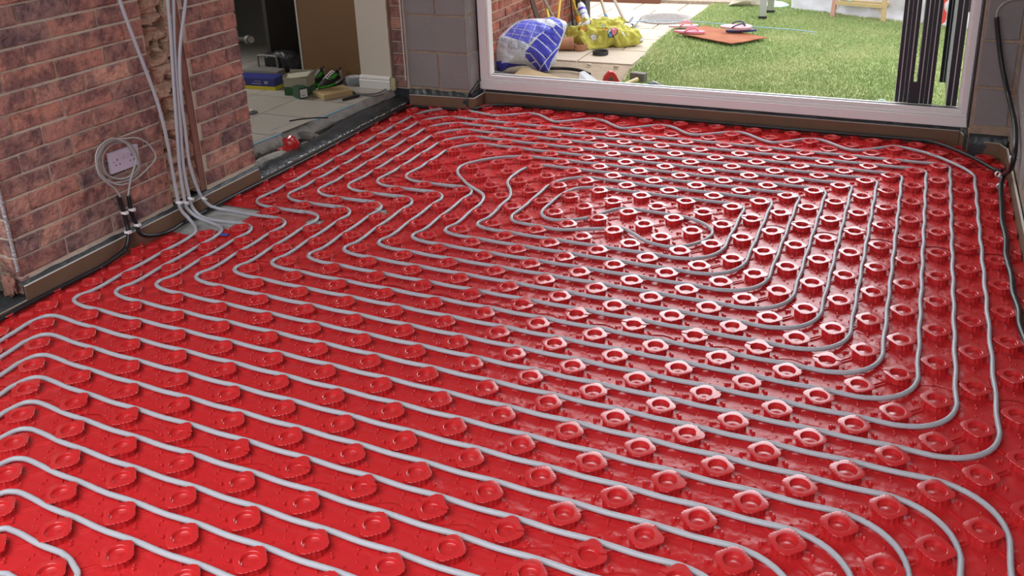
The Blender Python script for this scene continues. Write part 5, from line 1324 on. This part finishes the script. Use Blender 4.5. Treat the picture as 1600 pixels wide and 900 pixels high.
flipflop(1068, 42, 20, PPINK, PINK, 'pale pink flip flop behind the flat bright pink one', z=LZ - 0.01)
flipflop(1158, 49, 25, NAVY, PINK, 'dark navy flip flop on the right part of the rust mat')
flipflop(1150, 43, 10, PPINK, NAVY, 'pale pink flip flop resting on top of the navy one', z=LZ + 0.045, tilt=12)
# blue line across the lawn
stick('washing_line', ((985, 34), (1030, 32), (1075, 33), (1120, 37), (1180, 42), (1245, 47), (1275, 51)), 0.004, mat('line_blue', (0.30, 0.45, 0.60), rough=.5), 'thin pale blue line lying across patio and lawn', 'line', z=GZ + 0.045)
# ladder feet
AL = mat('aluminium', (0.50, 0.50, 0.49), rough=0.35, metal=0.6)
def upright(u, v, w, d, h, m, tiltu, name, root, base=GZ + 0.02):
    q = uz(u, v, base); top = q + Vector((0.02 * tiltu, 0.25 * tiltu, h)); a = MB()
    t = (top - q).normalized(); sx = Vector((1, 0.1, 0)).normalized(); sy = t.cross(sx)
    vs = []
    for p in (q, top):
        for (i, j) in ((-1, -1), (1, -1), (1, 1), (-1, 1)): vs.append(p + sx * i * w / 2 + sy * j * d / 2)
    a.add(vs, [(0, 1, 2, 3)[::-1], (4, 5, 6, 7)] + [(k, (k + 1) % 4, 4 + (k + 1) % 4, 4 + k) for k in range(4)], m); local(root, a).build(name, parent=root)
    return q, top
root = empty('step_ladder', tuple(uz(1191, 28, GZ + 0.02)))
for (u, v, w_) in ((1191.5, 28.5, 0.060), (1204, 19, 0.060)):
    q, top = upright(u, v, w_, 0.03, 1.4, AL, 0.3 if v > 25 else -0.4, 'stile', root)
    a = MB(); a.bbox((q.x - 0.036, q.y - 0.022, q.z - 0.012), (q.x + 0.036, q.y + 0.022, q.z + 0.02), GASKET, 0.004); local(root, a).build('rubber_foot', parent=root)
for (u, v, w_) in ((1250.5, -6, 0.060), (1262, -12, 0.060)):
    q, top = upright(u, v, w_, 0.03, 1.3, AL, 0.3, 'stile', root) if False else (None, None)
tag(root, 'two aluminium ladder stiles standing on the lawn', 'ladder')
# white sheeting at the end of the garden
SHEET = mat('white_sheeting', (0.70, 0.69, 0.76), rough=0.5, bump=(9, 1.0, 6))
WALLW = mat('white_render', (0.72, 0.71, 0.76), rough=0.8, bump=(6, .8, 6))
a = MB(); q0 = gp(1236, 14); q1 = gp(1425, 36); n1 = 90; n2 = 40; vs = []; fs = []
for j in range(n2 + 1):
    for i in range(n1 + 1):
        s = i / n1; p = q0.lerp(q1, s * 1.6); z = GZ + 1.6 * j / n2
        off = 0.05 * mnoise.fractal(Vector((s * 9, z * 4, 0)), .9, 2, 4) + (0.05 * math.exp(-(z - GZ) * 12))
        vs.append((p.x + off * 0.1, p.y - off + 0.02 * j / n2, z))
for j in range(n2):
    for i in range(n1): k = j * (n1 + 1) + i; fs.append((k, k + 1, k + n1 + 2, k + n1 + 1))
k0 = len(vs); vs += [(x, y + 0.4, z) for x, y, z in vs[:k0]]
fs += [tuple(x + k0 for x in f[::-1]) for f in fs[:n1 * n2]]
for i in range(n1): a1 = n2 * (n1 + 1) + i; fs.append((a1, a1 + 1, k0 + a1 + 1, k0 + a1))
for j in range(n2):
    a1 = j * (n1 + 1); fs.append((a1, a1 + n1 + 1, k0 + a1 + n1 + 1, k0 + a1)); a1 += n1; fs.append((a1 + n1 + 1, a1, k0 + a1, k0 + a1 + n1 + 1))
a.add(vs, fs, SHEET); tag(a.build('sheeted_pile', smooth=True, auto=60), 'big stack covered in white plastic sheeting at the end of the lawn', 'covered pile')
# wooden bench / trestle
root = empty('wooden_trestle', tuple(gp(1340, 30))); TW = mat('yellow_wood', (0.62, 0.46, 0.24), rough=.6); TP = mat('pinkish_wood', (0.62, 0.34, 0.28), rough=.6)
L_ = [gp(1303, 24.5), gp(1381, 31.5)]; L_ = [Vector((p.x, p.y - 0.14, GZ + .015)) for p in L_]; dxy = (L_[1] - L_[0]).normalized(); nrm_ = Vector((-dxy.y, dxy.x, 0))
def obox(p0, p1, wd, m, name):
    a = MB(); t = (p1 - p0).normalized(); s1 = dxy if abs(t.dot(dxy)) < 0.7 else nrm_; s2 = t.cross(s1).normalized(); vs = []
    for p in (p0, p1):
        for (i, j) in ((-1, -1), (1, -1), (1, 1), (-1, 1)): vs.append(p + s1 * i * wd[0] / 2 + s2 * j * wd[1] / 2)
    a.add(vs, [(0, 1, 2, 3)[::-1], (4, 5, 6, 7)] + [(k, (k + 1) % 4, 4 + (k + 1) % 4, 4 + k) for k in range(4)], m); local(root, a).build(name, parent=root)
H_ = Vector((0, 0, 0.62))
for i, p in enumerate(L_):
    for b_ in (0.0, 0.45): obox(p + nrm_ * b_ * 0.55 + Vector((0, 0, 0.0)), p + nrm_ * (b_ * 0.2 + .05) + H_ + dxy * (0.03 if i == 0 else -0.03), (0.035, 0.035), (TP if i == 0 else TW), 'leg')
obox(L_[0] + Vector((0, 0, 0.13)) + dxy * .02, L_[1] + Vector((0, 0, 0.13)) - dxy * .01, (0.03, 0.030), TW, 'rail')
obox(L_[0] + Vector((0, 0, 0.13)) + dxy * .02 + nrm_ * .15, L_[1] + Vector((0, 0, 0.13)) + nrm_ * .15 - dxy * .01, (0.10, 0.022), TW, 'shelf')
for s_, p in ((1, L_[0]), (-1, L_[1])): obox(p + dxy * 0.015 * s_ + Vector((0, 0, 0.055)), p + dxy * 0.065 * s_ + Vector((0, 0, 0.118)), (0.008, 0.008), TW, 'brace')
obox(L_[0] + H_, L_[1] + H_, (0.10, 0.04), TW, 'top_beam')
tag(root, 'pale wooden trestle standing against the white sheeted stack', 'trestle')
a = MB(); c0 = uy(1328, -8, L_[0].y - 0.03); a.tube([c0 + Vector((0.055 * math.cos(t), 0, 0.055 * math.sin(t))) for t in np.linspace(0, 6.2, 30)], 0.004, mat('mint_hose', (0.30, 0.55, 0.48), rough=.5), n=8)
tag(a.build('hose_loop', smooth=True), 'loop of mint green hose hanging on the trestle', 'hose')
# cream sack, green lid
pillow('cream_sack', [(1137, 9), (1143, 2), (1150, -8), (1176, -9), (1180, 2), (1172, 12), (1160, 9), (1150, 9)], gp(1158, 10), 0.08, lambda u, v: CREAMS, 'cream coloured sack at the far edge of the lawn', 'sack', rings=12, nseg=60, wrinkle=0.02) if False else None
CREAMS = mat('cream_sacking', (0.58, 0.50, 0.42), rough=.8)
pillow('cream_sack', [(1137, 9), (1143, 2), (1150, -8), (1182, -9), (1190, 2), (1187, 12), (1172, 12), (1160, 10), (1150, 9)], gp(1160, 11), 0.08, lambda u, v: CREAMS, 'cream coloured sack at the far edge of the lawn', 'sack', rings=14, nseg=70, wrinkle=0.02, tilt=.3)
q = gp(1214, 9, GZ + .02); a = MB(); a.lathe([(0, 0.03), (0.08, 0.025), (0.13, 0.0), (0.128, -0.01), (0, -0.01)], mat('pale_green_plastic', (0.42, 0.60, 0.48), rough=.5), 30, Matrix.Translation((q.x - 0.02, q.y + 0.05, q.z)))
tag(a.build('plastic_disc', smooth=True, auto=40), 'pale green round lid lying behind the ladder', 'lid')
# planting bed with timber edging at the far end
BED = mat('bark_gravel', (0.30, 0.22, 0.17), rough=.95, var=(60, 0.15, (0.52, 0.42, 0.34)), bump=(90, 1.0, 6))
y0 = gp(1000, 5).y
bd_ = MB(); bd_.box((-4.0, y0 + 0.06, GZ - 0.02), (-0.28, y0 + 1.8, GZ + 0.03), BED); tag(bd_.build('planting_bed', kind=None), 'brown gravel bed at the far side of the patio', 'bed', kind='stuff')
t_ = MB(); t_.bbox((-4.0, y0 + 0.0, GZ - 0.02), (gp(1035, 3).x, y0 + 0.055, GZ + 0.045), mat('edging_timber', (0.20, 0.08, 0.05), rough=.8), 0.005); tag(t_.build('bed_edging'), 'dark red-brown timber edging at the end of the patio', 'edging')
# red and white items seen between the leaves
q = uy(1470, 30, 6.4); a = MB(); a.bbox((q.x - 0.04, 6.38, GZ), (q.x + 0.04, 6.44, 1.6), mat('red_post', (0.75, 0.06, 0.05), rough=.5), 0.006); tag(a.build('red_post'), 'red upright post seen between the folded door leaves', 'post')
# garden fence closing the view
FN = mat('fence_wood', (0.30, 0.22, 0.15), rough=.85, var=(4, .3, (0.22, 0.16, 0.11)))
f_ = MB()
for i in range(60): x = -6 + i * 0.2; f_.bbox((x + .004, 9.4, GZ), (x + 0.196, 9.42, 1.6), FN, 0.003)
tag(f_.build('garden_fence'), 'wooden garden fence at the end of the garden', 'fence')

# small pieces hang on the part they belong to
for root in [o for o in C.objects if o.parent is None]:
    ch = list(root.children)
    def under(parent_name, names):
        ps = [c for c in ch if c.name.split('.')[0] == parent_name]
        if ps:
            for c in ch:
                if c.name.split('.')[0] in names: c.parent = ps[0]
    n0 = root.name.split('.')[0]
    if n0 == 'door_leaf': under('leaf_frame', ('seal', 'handle', 'hinge'))
    if n0 == 'double_socket': under('face_plate', ('pin_holes', 'switch'))
    if n0 == 'trainer': under('upper', ('laces',))
    if n0 == 'cardboard_box': under('lid', ('printing',))
    if n0 == 'small_box': under('body', ('label_sticker',))
    if n0 == 'open_carton': under('carton_wall', ('flap',))
    if n0 == 'broom_handle': under('shaft', ('blue_band', 'blue_ring'))
    if n0 == 'red_reel': under('case', ('hub',))
